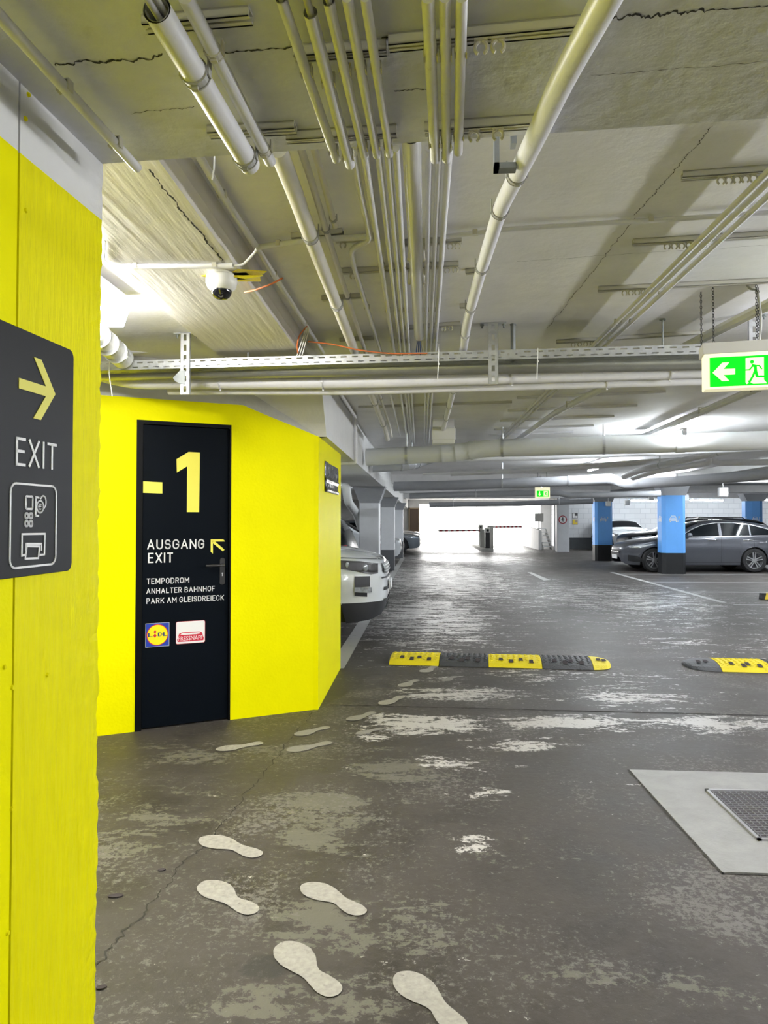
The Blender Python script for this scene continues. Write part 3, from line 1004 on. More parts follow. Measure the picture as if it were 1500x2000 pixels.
plate('bowl_rim', LEAF, [(q0 + 0.15 * w_, z0_ + 0.42 * h_), (q0 + 0.3 * w_, z0_ + 0.395 * h_), (q0 + 0.7 * w_, z0_ + 0.395 * h_), (q1 - 0.15 * w_, z0_ + 0.42 * h_), (q1 - 0.2 * w_, z0_ + 0.475 * h_), (q0 + 0.2 * w_, z0_ + 0.475 * h_)], 0.0019, 0.0002, 'sticker_white', sk)
obj('sticker_lettering', text_mb('FRESSNAPF', LEAF(q0 + 0.08 * w_, z0_ + 0.145 * h_, 0.0023), du * 0.84 * w_, (0, 0, 0.19 * h_)), 'sticker_white', sk)

# ---------------------------------------------------------------- exit panel on the pier
s1 = PIER.hit(135, 900)[0]
zt1 = PIER.hit(135, 685)[1]
zb1 = PIER.hit(132, 1114)[1]
s0 = s1 - 0.52
pt = thing('wayfinding_sign', 'dark grey wall panel with yellow arrow, EXIT and pay machine pictogram', 'sign', PIER(0.5 * (s0 + s1), zb1, 0.004))
obj('panel', MB().prism(PIER.pts(rrect(s0, zb1, s1, zt1, 0.018), 0.003), pn * 0.006), 'panel_grey', pt, bevel=0.0012)
PAN = Plane(PIER(0, 0, 0.0095), pu, pn)


def ppx(z, *pts):
    return [PAN.hit(x / 3.845, 620 + y / 3.846) for x, y in pts]


tip, ua, la, sh = ppx(0, (412, 577), (283, 303), (270, 757), (139, 481))
# a straight chevron arrow pointing on down the lane
zc = tip[1]
arm = 0.5 * ((ua[1] - zc) + (zc - la[1]))
wA = 0.021
ax_, az_ = arm * 0.86, arm
sk_ = wA * math.hypot(ax_, az_) / az_
tx = tip[0]
am = MB().prism(PAN.pts([(tx, zc), (tx - ax_, zc + az_), (tx - ax_ - sk_, zc + az_), (tx - sk_, zc), (tx - ax_ - sk_, zc - az_), (tx - ax_, zc - az_)]), pn * 0.0015)
nb_ = tx - sk_ - wA / 2 * ax_ / az_
am.prism(PAN.pts([(sh[0], zc - wA / 2), (nb_, zc - wA / 2), (tx - sk_, zc), (nb_, zc + wA / 2), (sh[0], zc + wA / 2)]), pn * 0.0015)
obj('arrow', am, 'sign_yellow', pt)
a_, b_ = ppx(0, (118, 895), (118, 1112))
c_ = ppx(0, (422, 960))[0]
obj('lettering', letters(PAN, 'EXIT', a_[0], b_[1], c_[0] - a_[0], a_[1] - b_[1], 0.0, 0.10, th=0.0015), 'letter_white', pt)
ic = MB()
lwid = 0.0042


def seg(pts, closed=False):
    stroke(PAN, ppx(0, *pts), lwid, 0.0, ic, closed)


u0, u1 = ppx(0, (74, 1500))[0][0], ppx(0, (418, 1500))[0][0]
v1, v0 = ppx(0, (250, 1257))[0][1], ppx(0, (250, 1868))[0][1]
stroke(PAN, rrect(u0, v0, u1, v1, 0.018), lwid, 0.0, ic, True)


def srect(x0, y0, x1, y1, r=0.004):
    a, b = ppx(0, (x0, y1), (x1, y0))
    stroke(PAN, rrect(a[0], a[1], b[0], b[1], r, 3), lwid, 0.0, ic, True)


srect(190, 1346, 242, 1438)
srect(186, 1472, 208, 1508)
srect(218, 1472, 240, 1508)
srect(185, 1530, 207, 1568)
srect(217, 1530, 240, 1568)
seg([(287, 1354), (266, 1350), (264, 1488), (284, 1490)])
cc = ppx(0, (298, 1422))[0]
stroke(PAN, circle(cc[0], cc[1], 0.0125, 20), lwid * 0.8, 0.0, ic, True)
stroke(PAN, [(cc[0] + 0.011 + 0.011 * math.cos(a), cc[1] + 0.010 + 0.013 * math.sin(a)) for a in [math.radians(i) for i in range(-80, 150, 15)]], lwid * 0.8, 0.0, ic)
stroke(PAN, [(cc[0] + 0.005 * math.cos(a), cc[1] + 0.006 * math.sin(a)) for a in [math.radians(i) for i in range(50, 311, 20)]], 0.0022, 0.0, ic)
stroke(PAN, [(cc[0] - 0.007, cc[1] + 0.001), (cc[0] + 0.003, cc[1] + 0.001)], 0.0018, 0.0, ic)
seg([(188, 1782), (160, 1790), (162, 1628), (334, 1625), (330, 1780), (298, 1784)])
seg([(192, 1745), (192, 1700), (308, 1700), (308, 1745)])
seg([(198, 1718), (186, 1812), (284, 1808), (294, 1720)], True)
obj('pictogram', ic, 'letter_white', pt)

# black foil poster on the side wall
SIDE = Plane((BX, 0, 0), (0, 1, 0), (1, 0, 0))
pa, pb = SIDE.hit(633.5, 935), SIDE.hit(659.5, 940)
zt_, zb_ = SIDE.hit(633.5, 900)[1], SIDE.hit(633.5, 960)[1]
po = thing('poster', 'small crumpled black foil poster on the yellow side wall', 'poster', SIDE(0.5 * (pa[0] + pb[0]), zb_, 0.002))
mb = MB()
nx, nz = 10, 24
vs = []
for j in range(nz + 1):
    for i in range(nx + 1):
        w = 0.006 + 0.010 * (math.exp(-((j / nz - 0.42) / 0.05) ** 2) + math.exp(-((j / nz - 0.08) / 0.05) ** 2)) + 0.003 * math.sin(i * 0.9 + j * 0.3)
        vs.append(SIDE(pa[0] + (pb[0] - pa[0]) * i / nx, zb_ + (zt_ - zb_) * j / nz, w))
fs = [(j * (nx + 1) + i, j * (nx + 1) + i + 1, (j + 1) * (nx + 1) + i + 1, (j + 1) * (nx + 1) + i) for j in range(nz) for i in range(nx)]
sheet = obj('foil_sheet', mb.add(vs, fs), 'foil_black', po, smooth=True)
sl = sheet.modifiers.new('thick', 'SOLIDIFY')
sl.thickness = 0.002
pw = pb[0] - pa[0]
ph = zt_ - zb_
wr = MB()
rnd = random.Random(4)
for k in range(9):
    u = 0.2 + 0.28 * (k % 3) + rnd.uniform(-0.04, 0.04)
    v = (0.22, 0.55, 0.80)[k // 3] + rnd.uniform(-0.03, 0.03)
    stroke(SIDE, [(pa[0] + pw * u, zb_ + ph * v), (pa[0] + pw * (u + 0.06), zb_ + ph * (v + 0.06)), (pa[0] + pw * (u + 0.03), zb_ + ph * (v + 0.10))], 0.006, 0.0105, wr)
obj('lettering', wr, 'cable_grey', po)

# ---------------------------------------------------------------- dome camera under the board-marked soffit
dc = PZ(433, 533, 2.46)
dc.z = 2.46
ct = thing('dome_camera', 'white dome camera under the board-marked soffit with yellow tape beside it', 'camera', dc)
obj('housing', MB().lathe([(0.0, 0.0), (0.050, 0.0), (0.053, -0.012), (0.062, -0.016), (0.064, -0.040), (0.057, -0.062), (0.043, -0.074), (0.0, -0.074)], dc, (0, 0, 1), 32), 'plastic_white', ct, smooth=True)
obj('dome', MB().lathe([(0.042, -0.070), (0.041, -0.082), (0.034, -0.098), (0.022, -0.107), (0.0, -0.111)], dc, (0, 0, 1), 28), 'dome_black', ct, smooth=True)
obj('lens', MB().lathe([(0.0, 0.004), (0.010, 0.004), (0.012, 0.0)], dc + Vector((0.004, -0.026, -0.098)), (0.1, -0.7, -0.7), 16), 'chrome', ct, smooth=True)
tp = MB()
tp.prism([dc + Vector(p) for p in ((-0.02, 0.09, -0.002), (0.14, 0.10, -0.002), (0.15, 0.03, -0.002), (0.19, -0.02, -0.002), (0.08, -0.05, -0.002), (0.03, 0.0, -0.002))], (0, 0, -0.004))
tp.prism([dc + Vector(p) for p in ((-0.09, 0.02, -0.002), (-0.05, 0.05, -0.002), (-0.03, 0.0, -0.002))], (0, 0, -0.004))
tp.prism([dc + Vector(p) for p in ((0.03, -0.03, -0.02), (0.10, -0.02, -0.03), (0.17, 0.0, -0.012), (0.12, 0.04, -0.01))], (0.002, 0, -0.003))
obj('tape', tp, 'tape_yellow', ct)
obj('mount_plate', MB().box((dc.x - 0.05, dc.y - 0.02, dc.z - 0.006), (dc.x + 0.11, dc.y + 0.07, dc.z)), 'plastic_white', ct, bevel=0.002)

# ---------------------------------------------------------------- conduits and pipes
def bend(pts, rad=0.06, k=5):
    """round the corners of a polyline"""
    pts = [Vector(p) for p in pts]
    out = [pts[0]]
    for i in range(1, len(pts) - 1):
        a, b, c = pts[i - 1], pts[i], pts[i + 1]
        r = min(rad, (a - b).length * 0.45, (c - b).length * 0.45)
        p, q = b + (a - b).normalized() * r, b + (c - b).normalized() * r
        for j in range(k + 1):
            t = j / k
            out.append(p * (1 - t) ** 2 + b * 2 * t * (1 - t) + q * t * t)
    out.append(pts[-1])
    return out


def lerp(a, b, t):
    return a + (b - a) * t


def pipe(name, label, pts, r, m, cat='pipe', group=None, seg=14, open_end=False, clips=(), clip_m='clip_cream', clip_r=1.22, clip_w=0.018, strap=False, rad=0.06):
    """a pipe with its clips as parts; clips are heights along the run given as fractions"""
    pp = bend(pts, rad)
    c = sum(pp, Vector()) / len(pp)
    t = thing(name, label, cat, (c.x, c.y, min(p.z for p in pp) - r), group)
    mb = MB()
    if open_end:
        mb.tube(pp, r, seg, caps=False)
        d = (pp[1] - pp[0]).normalized()
        mb.tube([pp[0], pp[0] + d * 0.12], r * 0.84, seg, caps=False)
        obj('tube', mb, m, t, smooth=True)
        obj('bore', MB().disc(pp[0] + d * 0.05, -d, r * 0.9, seg).tube([pp[0] + d * 0.002, pp[0] + d * 0.11], r * 0.86, seg, caps=False), 'pipe_inside', t)
    else:
        obj('tube', mb.tube(pp, r, seg), m, t, smooth=True)
    a, b = Vector(pts[0]), Vector(pts[-1])
    ln = [0]
    for i in range(len(pp) - 1):
        ln.append(ln[-1] + (pp[i + 1] - pp[i]).length)
    for f in clips:
        x = f * ln[-1]
        i = max(j for j in range(len(ln)) if ln[j] <= x + 1e-9)
        i = min(i, len(pp) - 2)
        d = (pp[i + 1] - pp[i]).normalized()
        p = pp[i] + d * (x - ln[i])
        cm = MB()
        if strap:
            cm.tube([p - d * clip_w, p + d * clip_w], r * 1.06, seg, caps=False)
            cm.tube([p - d * clip_w, p - d * (clip_w - 0.003)], r * 1.14, seg)
            cm.tube([p + d * (clip_w - 0.003), p + d * clip_w], r * 1.14, seg)
            q = d.cross(Vector((0, 0, 1))).normalized()
            for s in (-1, 1):
                cm.obox(p + q * s * r * 1.08 - d * 0.008 + Vector((0, 0, -0.3 * r)), d * 0.016, q * s * 0.003, (0, 0, r * 1.8))
            cm.obox(p - q * 0.006 - d * 0.004 + Vector((0, 0, -r * 1.35)), q * 0.012, d * 0.008, (0, 0, r * 0.3))
            obj('pipe_clamp', cm, clip_m, t)
        else:
            q = d.cross(Vector((0, 0, 1))).normalized()
            for s in (-1, 1):
                cm.prism([p + q * s * r * 0.90 + Vector((0, 0, -r * 0.55)) - d * clip_w / 2, p + q * s * (r * 1.17) + Vector((0, 0, -r * 0.75)) - d * clip_w / 2,
                          p + q * s * (r * 1.15) + Vector((0, 0, r * 1.25)) - d * clip_w / 2, p + q * s * r * 0.9 + Vector((0, 0, r * 1.25)) - d * clip_w / 2], d * clip_w)
            cm.obox(p - q * r * 1.15 - d * clip_w / 2 + Vector((0, 0, r * 1.06)), q * r * 2.3, d * clip_w, (0, 0, r * 0.19))
            obj('pipe_clip', cm, clip_m, t)
    return t


def along(ps, z):
    return [PZ(x, y, z) for x, y in ps]


ZC = ZB - 0.045          # axis of conduits clipped under the cross beam
# --- conduits under the cross beam
pipe('conduit', 'thin cream conduit running along the wall head above the yellow pier', along([(-25, 5), (268, 328)], 2.29), 0.0115, 'pipe_cream', 'conduit', clips=(0.42, 0.80))
t = pipe('conduit', 'thick open-ended conduit with cables inside, overhead beside the pier', along([(306, 18), (488, 322)], 2.275), 0.0235, 'pipe_cream', 'conduit', 'conduits under the cross beam', 20, True, (0.33, 0.93), 'collar_grey', strap=True, clip_w=0.011)
p0, p1 = along([(306, 18), (488, 322)], 2.275)
dd = (p1 - p0).normalized()
for k, (ox, oz) in enumerate(((-0.008, 0.006), (0.007, 0.004), (0.0, -0.008))):
    o_ = Vector((ox, 0, oz))
    obj('cable', MB().tube([p0 + dd * 0.10 + o_, p0 + o_, p0 - dd * 0.12 + o_ * 1.2, p0 - dd * 0.4 + Vector((0, 0, 0.02))], 0.0055, 10), 'cable_grey', t, smooth=True)
pipe('conduit', 'cream conduit close beside the thick open-ended one, with a screw clamp', along([(362, -8), (528, 316)], ZC), 0.0135, 'pipe_cream', 'conduit', 'conduits under the cross beam', clips=(0.26, 0.90), strap=True, clip_m='clip_cream', clip_w=0.010)
five = [((549, -4), (657, 312), 0.0098), ((606, 24), (684, 322), 0.0118), ((642, 2), (712, 305), 0.0098), ((678, -6), (736, 303), 0.0095), ((713, -6), (761, 302), 0.0088)]
words5 = ('first', 'second and thickest', 'third', 'fourth', 'fifth')
for k, (a, b, r) in enumerate(five):
    t = pipe('conduit', '%s of five slanting conduits under the cross beam, counted from the pier side' % words5[k], along([a, b], ZC), r, 'pipe_cream', 'conduit', 'five conduits under the cross beam', 14, k < 3, (0.37, 0.92))
    if k < 3:
        p0, p1 = along([a, b], ZC)
        dd = (p1 - p0).normalized()
        obj('cable', MB().tube([p0 + dd * 0.08, p0, p0 - dd * 0.2, p0 - dd * 0.5 + Vector((0, 0, 0.012))], r * 0.55, 10), 'cable_grey', t, smooth=True)
three = [((836, -6), (850, 312), 0.0112), ((869, -6), (872, 312), 0.0100), ((902, -6), (895, 298), 0.0100)]
for k, (a, b, r) in enumerate(three):
    pipe('conduit', ('conduit of the upright trio under the cross beam, on the side of the five', 'middle conduit of the upright trio under the cross beam', 'conduit of the upright trio under the cross beam, next to the empty clips')[k],
         along([a, b], ZC), r, 'pipe_cream', 'conduit', 'three conduits under the cross beam', clips=(0.28, 0.86))
# --- the fat white pipe that swings from the beam up to the slab
wp = [PZ(1215, -60, 2.225), PZ(1183, 0, 2.23), PZ(1103, 146, 2.25), PZ(1042, 277, 2.30), PZ(978, 405, 2.41), PZ(937, 537, 2.46), PZ(913, 625, 2.46), PZ(905, 682, 2.46), PZ(876, 800, 2.46), PZ(866, 838, 2.46)]
wt = pipe('white_pipe', 'fat white pipe curving from the cross beam down the lane to a junction box', wp, 0.0235, 'pipe_white', 'pipe', None, 20, clips=(0.123, 0.175, 0.265, 0.345, 0.415, 0.55, 0.66, 0.77, 0.88), clip_m='collar_grey', strap=True, clip_w=0.013, rad=0.12)
bxp = PD(866, 848, wp[-1].y + 0.06)
jb = thing('junction_box', 'white junction box at the end of the fat white pipe', 'box', (bxp.x, bxp.y, bxp.z - 0.1))
obj('box_body', MB().box((bxp.x - 0.125, bxp.y - 0.05, 2.30), (bxp.x + 0.125, bxp.y + 0.12, 2.49)), 'plastic_white', jb, bevel=0.008)
obj('lid', MB().box((bxp.x - 0.132, bxp.y - 0.07, 2.34), (bxp.x + 0.132, bxp.y - 0.05, 2.47)), 'plastic_white', jb, bevel=0.006)
obj('mount_plate', MB().box((bxp.x - 0.12, bxp.y - 0.03, 2.49), (bxp.x + 0.12, bxp.y + 0.06, ZS)), 'pipe_white', jb)
bkt = thing('pipe_bracket', 'square steel bracket holding the fat white pipe at the cross beam edge', 'bracket', PZ(985, 300, 2.36))
c0, c1 = PZ(968, 268, 2.36), PZ(1012, 268, 2.36)
bb = MB()
y_ = c0.y + 0.03
zt_, zb_ = ZS, 2.30
for (xa, xb, za, zb2) in ((c0.x, c0.x + 0.012, zb_, zt_), (c1.x - 0.012, c1.x, zb_ + 0.06, zt_), (c0.x, c1.x, zb_, zb_ + 0.014)):
    bb.box((xa, y_, za), (xb, y_ + 0.03, zb2))
obj('bracket_frame', bb, 'galv_dark', bkt)

def parallel(group, z, ynear, dfar):
    """conduits of a bundle: anchored at their measured place, all in the bundle's mean direction"""
    dirs = [(PZ(*(ps[2] if len(ps) > 3 else ps[-1 if len(ps) == 2 else 1]), z) - PZ(*ps[1 if len(ps) > 2 else 0], z)) for ps in group]
    dirs = [d / d.y for d in dirs]
    d = sum(dirs, Vector()) / len(dirs)
    out = []
    for ps in group:
        a = PZ(*ps[1 if len(ps) > 2 else 0], z)
        yn = PZ(ps[0][0], ynear, z).y
        out.append([a + d * (yn - a.y), a, a + d * (5.0 - a.y), a + d * (dfar - a.y)])
    return out


# --- conduits under the slab behind the beam
ZL = ZS - 0.04
pipe('conduit', 'cream conduit along the board-marked soffit, left of the ceiling channel', along([(378, 285), (433, 380), (499, 480), (594, 630), (632, 690)], 2.545), 0.0125, 'pipe_cream', 'conduit', clips=(0.12, 0.42, 0.72))
pipe('cable_pipe', 'thick tan pipe along the slab beside two thin conduits', along([(542, 290), (577, 380), (608, 467), (660, 602), (691, 682), (752, 838), (757, 858)], 2.47), 0.0265, 'pipe_tan', 'pipe', None, 20, clips=(0.085, 0.20, 0.40, 0.6, 0.8), clip_m='collar_grey', strap=True, clip_w=0.016)
tan = along([(542, 290), (577, 380), (608, 467), (660, 602), (691, 682), (752, 838), (757, 858)], 2.47)
pipe('conduit', 'thin conduit hugging the thick tan pipe on the slab', [p + Vector((0.053, 0, 0.035)) for p in tan], 0.0115, 'pipe_tan', 'conduit', clips=(0.09, 0.2, 0.4, 0.6), clip_m='collar_grey', strap=True, clip_w=0.012)
pipe('conduit', 'short thin conduit beside the thick tan pipe, ending at a steel rail', [p + Vector((0.087, 0, 0.045)) for p in tan[:3]], 0.0105, 'pipe_tan', 'conduit', clips=(0.9,), clip_m='collar_grey', strap=True, clip_w=0.012)
pipe('conduit', 'kinked conduit that turns sideways and on again along the slab', along([(690, 300), (705, 380), (724, 468), (685, 486), (691, 519), (743, 685), (764, 775), (781, 850)], ZL), 0.0115, 'pipe_cream', 'conduit', clips=(0.22, 0.42, 0.62), rad=0.05)
four = [((706, 290), (724, 380), (769.4, 688), (793, 850), (804, 886)), ((736, 290), (748, 380), (783, 688), (804, 880)), ((753, 290), (764, 380), (790, 688), (811, 880)), ((771, 290), (779, 380), (799, 688), (817, 880))]
four = parallel(four, 2.54, 290, 10.6)
for k, ps in enumerate(four):
    pipe('conduit', '%s of four parallel conduits on the slab, counted from the kinked one' % ('first', 'second', 'third', 'fourth')[k], ps, 0.0125 if k == 0 else 0.0105, 'pipe_cream', 'conduit', 'four conduits on the slab', clips=(0.12, 0.2, 0.28, 0.42, 0.6))
t = pipe('plastic_pipe', 'wide smooth plastic pipe with blue wires hanging from its open end', along([(818.5, 657), (807.5, 380), (803, 262)], 2.48), 0.0270, 'pipe_plastic', 'pipe', None, 22, True)
p0, p1 = along([(818.5, 657), (807.5, 380)], 2.48)
dd = (p1 - p0).normalized()
for k in range(4):
    o_ = Vector((0.008 * (k - 1.5), 0, 0.004 * (k % 2)))
    obj('wire', MB().tube([p0 + dd * 0.06 + o_, p0 + o_, p0 - dd * 0.10 + o_ - Vector((0, 0, 0.015)), p0 - dd * 0.30 + o_ * 2 - Vector((0, 0, 0.07))], 0.0028, 8), ('blue_cable', 'blue_cable', 'blue_cable', 'clip_cream')[k], t, smooth=True)
for k, (x, y) in enumerate(((799, 505), (826.5, 505), (800, 551), (827, 551))):
    p = PZ(x, y, 2.50)
    obj('bracket', MB().tube([p + Vector((0, 0, 0.08)), p], 0.007, 8).lathe([(0.0, -0.012), (0.008, -0.008), (0.010, 0.0), (0.0, 0.004)], p, (0, 0, 1), 10), 'clip_cream', t)
tri = [((836, 290), (837, 380), (830, 688), (829, 880)), ((853, 290), (854, 380), (840.5, 688), (834, 880)), ((874, 290), (871, 380), (851, 688), (843, 770), (838, 880))]
tri = parallel(tri, 2.54, 290, 10.6)
for k, ps in enumerate(tri):
    pipe('conduit', ('conduit of the slab trio that runs next to the smooth plastic pipe', 'middle conduit of the slab trio beside the smooth plastic pipe', 'conduit of the slab trio on the side of the fat white pipe')[k], ps, 0.0105 if k < 2 else 0.0115, 'pipe_cream', 'conduit', 'three conduits on the slab', clips=(0.12, 0.2, 0.28, 0.42, 0.6))
rg = [((1560, 268), (1441, 394), (1358, 474), (1160, 672), (1072, 763), (1000, 835), (985, 860)), ((1570, 285), (1434, 415), (1169, 675), (1078, 765), (1003, 840), (989, 862)), ((1580, 308), (1500, 383), (1399, 477), (1184.5, 671), (1090, 765), (1012, 840), (997, 862))]
rg = parallel([((1441, 394), (1160, 672)), ((1440, 415), (1172, 675)), ((1500, 383), (1184.5, 671))], 2.53, 300, 10.0)
for k, ps in enumerate(rg):
    pipe('conduit', ('first of three conduits crossing above the lane, with joint sleeve', 'middle of three conduits crossing above the lane toward the tray', 'outer of three conduits crossing above the lane, on the exit sign side')[k], ps, 0.0115, 'pipe_cream', 'conduit', 'three conduits above the lane', clips=(0.24, 0.36, 0.47, 0.66, 0.8))
pipe('conduit', 'thin cross conduit from the soffit to the kinked conduit', along([(503, 483), (612, 468), (728, 462)], 2.545), 0.0115, 'pipe_cream', 'conduit', clips=(0.2,))
pipe('conduit', 'thin cross conduit on the slab between white pipe and outer wall', along([(872, 462), (1000, 447), (1310, 428), (1560, 412)], 2.56), 0.0095, 'pipe_cream', 'conduit', clips=(0.09, 0.60))
pipe('conduit', 'metal conduit on the board-marked soffit above the dome camera', along([(215, 518), (250, 520), (455, 519)], 2.449), 0.0105, 'pipe_white', 'conduit', clips=(0.2, 0.85))
pipe('cable', 'grey cable looping from the soffit conduit up to the ceiling channel', along([(452, 519), (475, 517), (497, 494), (502, 485)], 2.449), 0.005, 'cable_grey', 'cable', seg=8, rad=0.1)
pipe('cable', 'thin white cable curling out of the soffit conduit by the pier', along([(250, 519), (215, 516), (203, 508), (205, 470)], 2.455), 0.003, 'plastic_white', 'cable', seg=8, rad=0.05)
ht = thing('hook', 'bent white wire hanging below the cross beam edge', 'wire', PZ(417, 330, 2.36))
obj('wire', MB().tube([PZ(419, 300, 2.38) + Vector((0, 0, 0.20)), PZ(419, 300, 2.38), PZ(418, 330, 2.34), PZ(414, 352, 2.31)], 0.0022, 8), 'plastic_white', ht, smooth=True)
# far conduits running to the right above the exit sign
pipe('cable_duct', 'flat cream cable duct above the hanging exit sign', along([(1560, 565), (1397, 648), (1130, 782), (1085, 806), (1000, 866)], 2.515), 0.030, 'pipe_cream', 'duct', None, 8, clips=(0.2, 0.5))
pipe('cable_duct', 'dark cable duct on the slab past the exit sign toward the lamp', along([(1560, 720), (1480, 758), (1290, 838), (1262, 850)], 2.515), 0.035, 'pipe_cream', 'duct', None, 8, clips=(0.2, 0.5))


# --- mounting rails with their rows of empty clips
def rail(label, a, b, z=ZS, w=0.028, clips=(), group='steel rails on the slab', m='rail_steel', h=0.022):
    A, B = PZ(*a, z - h / 2), PZ(*b, z - h / 2)
    d = (B - A)
    d.z = 0
    L = d.length
    d.normalize()
    q = Vector((-d.y, d.x, 0))
    t = thing('mounting_rail', label, 'rail', ((A.x + B.x) / 2, (A.y + B.y) / 2, z - h), group)
    mb = MB()
    o = Vector((A.x, A.y, z - h))
    mb.obox(o - q * w / 2, d * L, q * 0.004, (0, 0, h))
    mb.obox(o + q * (w / 2 - 0.004), d * L, q * 0.004, (0, 0, h))
    mb.obox(o - q * w / 2 + Vector((0, 0, h - 0.004)), d * L, q * w, (0, 0, 0.004))
    mb.obox(o - q * w / 2, d * L, q * w * 0.40, (0, 0, 0.003))
    mb.obox(o + q * w * 0.10, d * L, q * w * 0.40, (0, 0, 0.003))
    obj('channel', mb, m, t)
    for f in clips:
        p = o + d * L * f
        cm = MB()
        n = 7
        for s in (-1, 1):
            pts = [p + d * s * (0.011 * math.sin(math.radians(x))) + Vector((0, 0, -0.014 + 0.012 * math.cos(math.radians(x)))) for x in range(10, 151, 20)]
            cm.tube(pts, 0.0035, 6)
        cm.obox(p - d * 0.012 - q * 0.008 + Vector((0, 0, -0.003)), d * 0.024, q * 0.016, (0, 0, 0.004))
        obj('empty_clip', cm, 'clip_cream', t)
    return t


GB = 'steel rails under the cross beam'
rail('short rail crossing above the thick open-ended conduit under the cross beam', (283, 48), (490, 30), ZB, 0.03, group=GB, h=0.018)
rail('short rail at the beam edge behind the thick open-ended conduit', (408, 258), (577, 249), ZB, 0.03, group=GB, h=0.018)
rail('rail under the cross beam with two empty clips beside the upright trio', (760, 84), (1150, 47), ZB, 0.026, (0.47, 0.555), GB)
rail('rail at the beam edge with two empty clips near the fat white pipe', (830, 252), (1062, 236), ZB, 0.026, (0.42, 0.62), GB)
rail('rail under the five slanting conduits at the beam edge', (560, 268), (775, 256), ZB, 0.022, (), GB)
rail('rail across the five slanting conduits near their open ends', (575, 104), (755, 92), ZB, 0.022, (), GB)
rail('rail holding the thick tan pipe and both thin conduits', (570, 462), (670, 453), clips=())
rail('rail behind the kinked conduit turn', (655, 468), (730, 463), clips=(0.2,))
rail('rail across the four slab conduits with one empty clip below the kink', (667, 530), (790, 524), clips=(0.18,))
rail('second rail of the thick tan pipe, beyond the first', (629, 583), (706, 578), clips=())
rail('third rail of the thick tan pipe, just before the cable tray', (664, 664), (730, 660), clips=())
rail('rail of the slab trio with two empty clips, before the white pipe', (790, 475), (902, 468), clips=(0.80, 0.93))
rail('second rail of the slab trio with two empty clips', (785, 522), (896, 516), clips=(0.80, 0.94))
rail('rail of the slab trio near the tray with two empty clips', (790, 640), (900, 632), clips=(0.7, 0.82))
rail('short rail above the second clamp of the white pipe on the slab', (910, 531), (940, 528), clips=())
rail('short rail above the third clamp of the white pipe on the slab', (898, 598), (930, 596), clips=())
rail('long slab rail with five empty clips, the one closest to the cross beam', (1332, 344), (1600, 324), clips=(0.29, 0.35, 0.41, 0.47, 0.53), w=0.03)
rail('long slab rail with six empty clips, second out from the cross beam', (1236, 474), (1600, 452), clips=(0.19, 0.23, 0.27, 0.31, 0.35, 0.39), w=0.03)
rail('long slab rail with six empty clips, third out from the cross beam', (1168, 565), (1600, 543), clips=(0.125, 0.155, 0.185, 0.215, 0.245, 0.275), w=0.03)
rail('long slab rail with clips just above the cable tray', (1087, 668), (1400, 648), clips=(0.11, 0.15, 0.19, 0.23, 0.27), w=0.03)
for k, (x, y, x1) in enumerate(((1010, 777, 1300), (992, 802, 1245), (977, 822, 1200), (965, 839, 1160), (955, 850, 1120))):
    rail('thin slab rail beyond the round pipe run, %s from it' % ('first', 'second', 'third', 'fourth', 'fifth')[k], (x, y), (x1, y - 0.04 * (x1 - x)), w=0.03, group='slab rails beyond the round pipe', m='pipe_white')
rail('steel rail on the slab behind the kinked and tan pipes past the tray', (700, 795), (1000, 785), w=0.02)

# orange cables
pipe('cable', 'short orange cable from the yellow tape to the soffit conduit', [PZ(478, 571, 2.44), PZ(500, 566, 2.43), PZ(530, 555, 2.44), PZ(552, 543, 2.47)], 0.004, 'orange_cable', 'cable', seg=8, rad=0.1)
pipe('cable', 'long orange cable hanging loosely onto the perforated tray', [PZ(600, 637, 2.53), PZ(586, 652, 2.49), PZ(580, 672, 2.44), PZ(582, 690, 2.40)], 0.004, 'orange_cable', 'cable', seg=8, rad=0.1)
pipe('cable', 'orange cable sagging along the top of the perforated tray', [PZ(601, 667, 2.47), PZ(650, 672, 2.455), PZ(700, 684, 2.42), PZ(760, 691, 2.41), PZ(835, 690, 2.41)], 0.004, 'orange_cable', 'cable', seg=8, rad=0.1)
for k in range(3):
    pipe('cable', ('white cable hanging from the soffit conduit to the tray', 'second white cable hanging beside the orange loop', 'third white cable hanging beside the orange loop')[k], [PZ(598 + k * 3, 640, 2.52), PZ(590 + k * 4, 665, 2.47), PZ(580 + k * 5, 695, 2.40)], 0.003, 'plastic_white', 'cable', 'white cables by the tray', seg=8, rad=0.1)

# ---------------------------------------------------------------- perforated cable tray, ducts and brackets across the lane
def holes_plate(o, ex, ez, th, L, H, cells, rows, hw, hh, shift, mb):
    """plate with rows of slots: o corner, ex along, ez up, th thickness vector"""
    o, ex, ez, th = Vector(o), Vector(ex), Vector(ez), Vector(th)
    zs = [0.0]
    rh = H / rows
    for r in range(rows):
        mid = (r + 0.5) * rh
        zs += [mid - hh / 2, mid + hh / 2]
    zs.append(H)
    cw = L / cells
    for i in range(len(zs) - 1):
        z0, z1 = zs[i], zs[i + 1]
        if i % 2 == 0:
            mb.obox(o + ez * z0, ex * L, th, ez * (z1 - z0))
        else:
            r = i // 2
            x = 0.0
            c = (0.25 + shift * (r % 2)) * cw
            xs = []
            while c - hw / 2 < L:
                xs.append(c)
                c += cw
            prev = 0.0
            for c in xs:
                if c - hw / 2 > prev:
                    mb.obox(o + ex * prev + ez * z0, ex * (c - hw / 2 - prev), th, ez * (z1 - z0))
                prev = c + hw / 2
            if prev < L:
                mb.obox(o + ex * prev + ez * z0, ex * (L - prev), th, ez * (z1 - z0))
    return mb


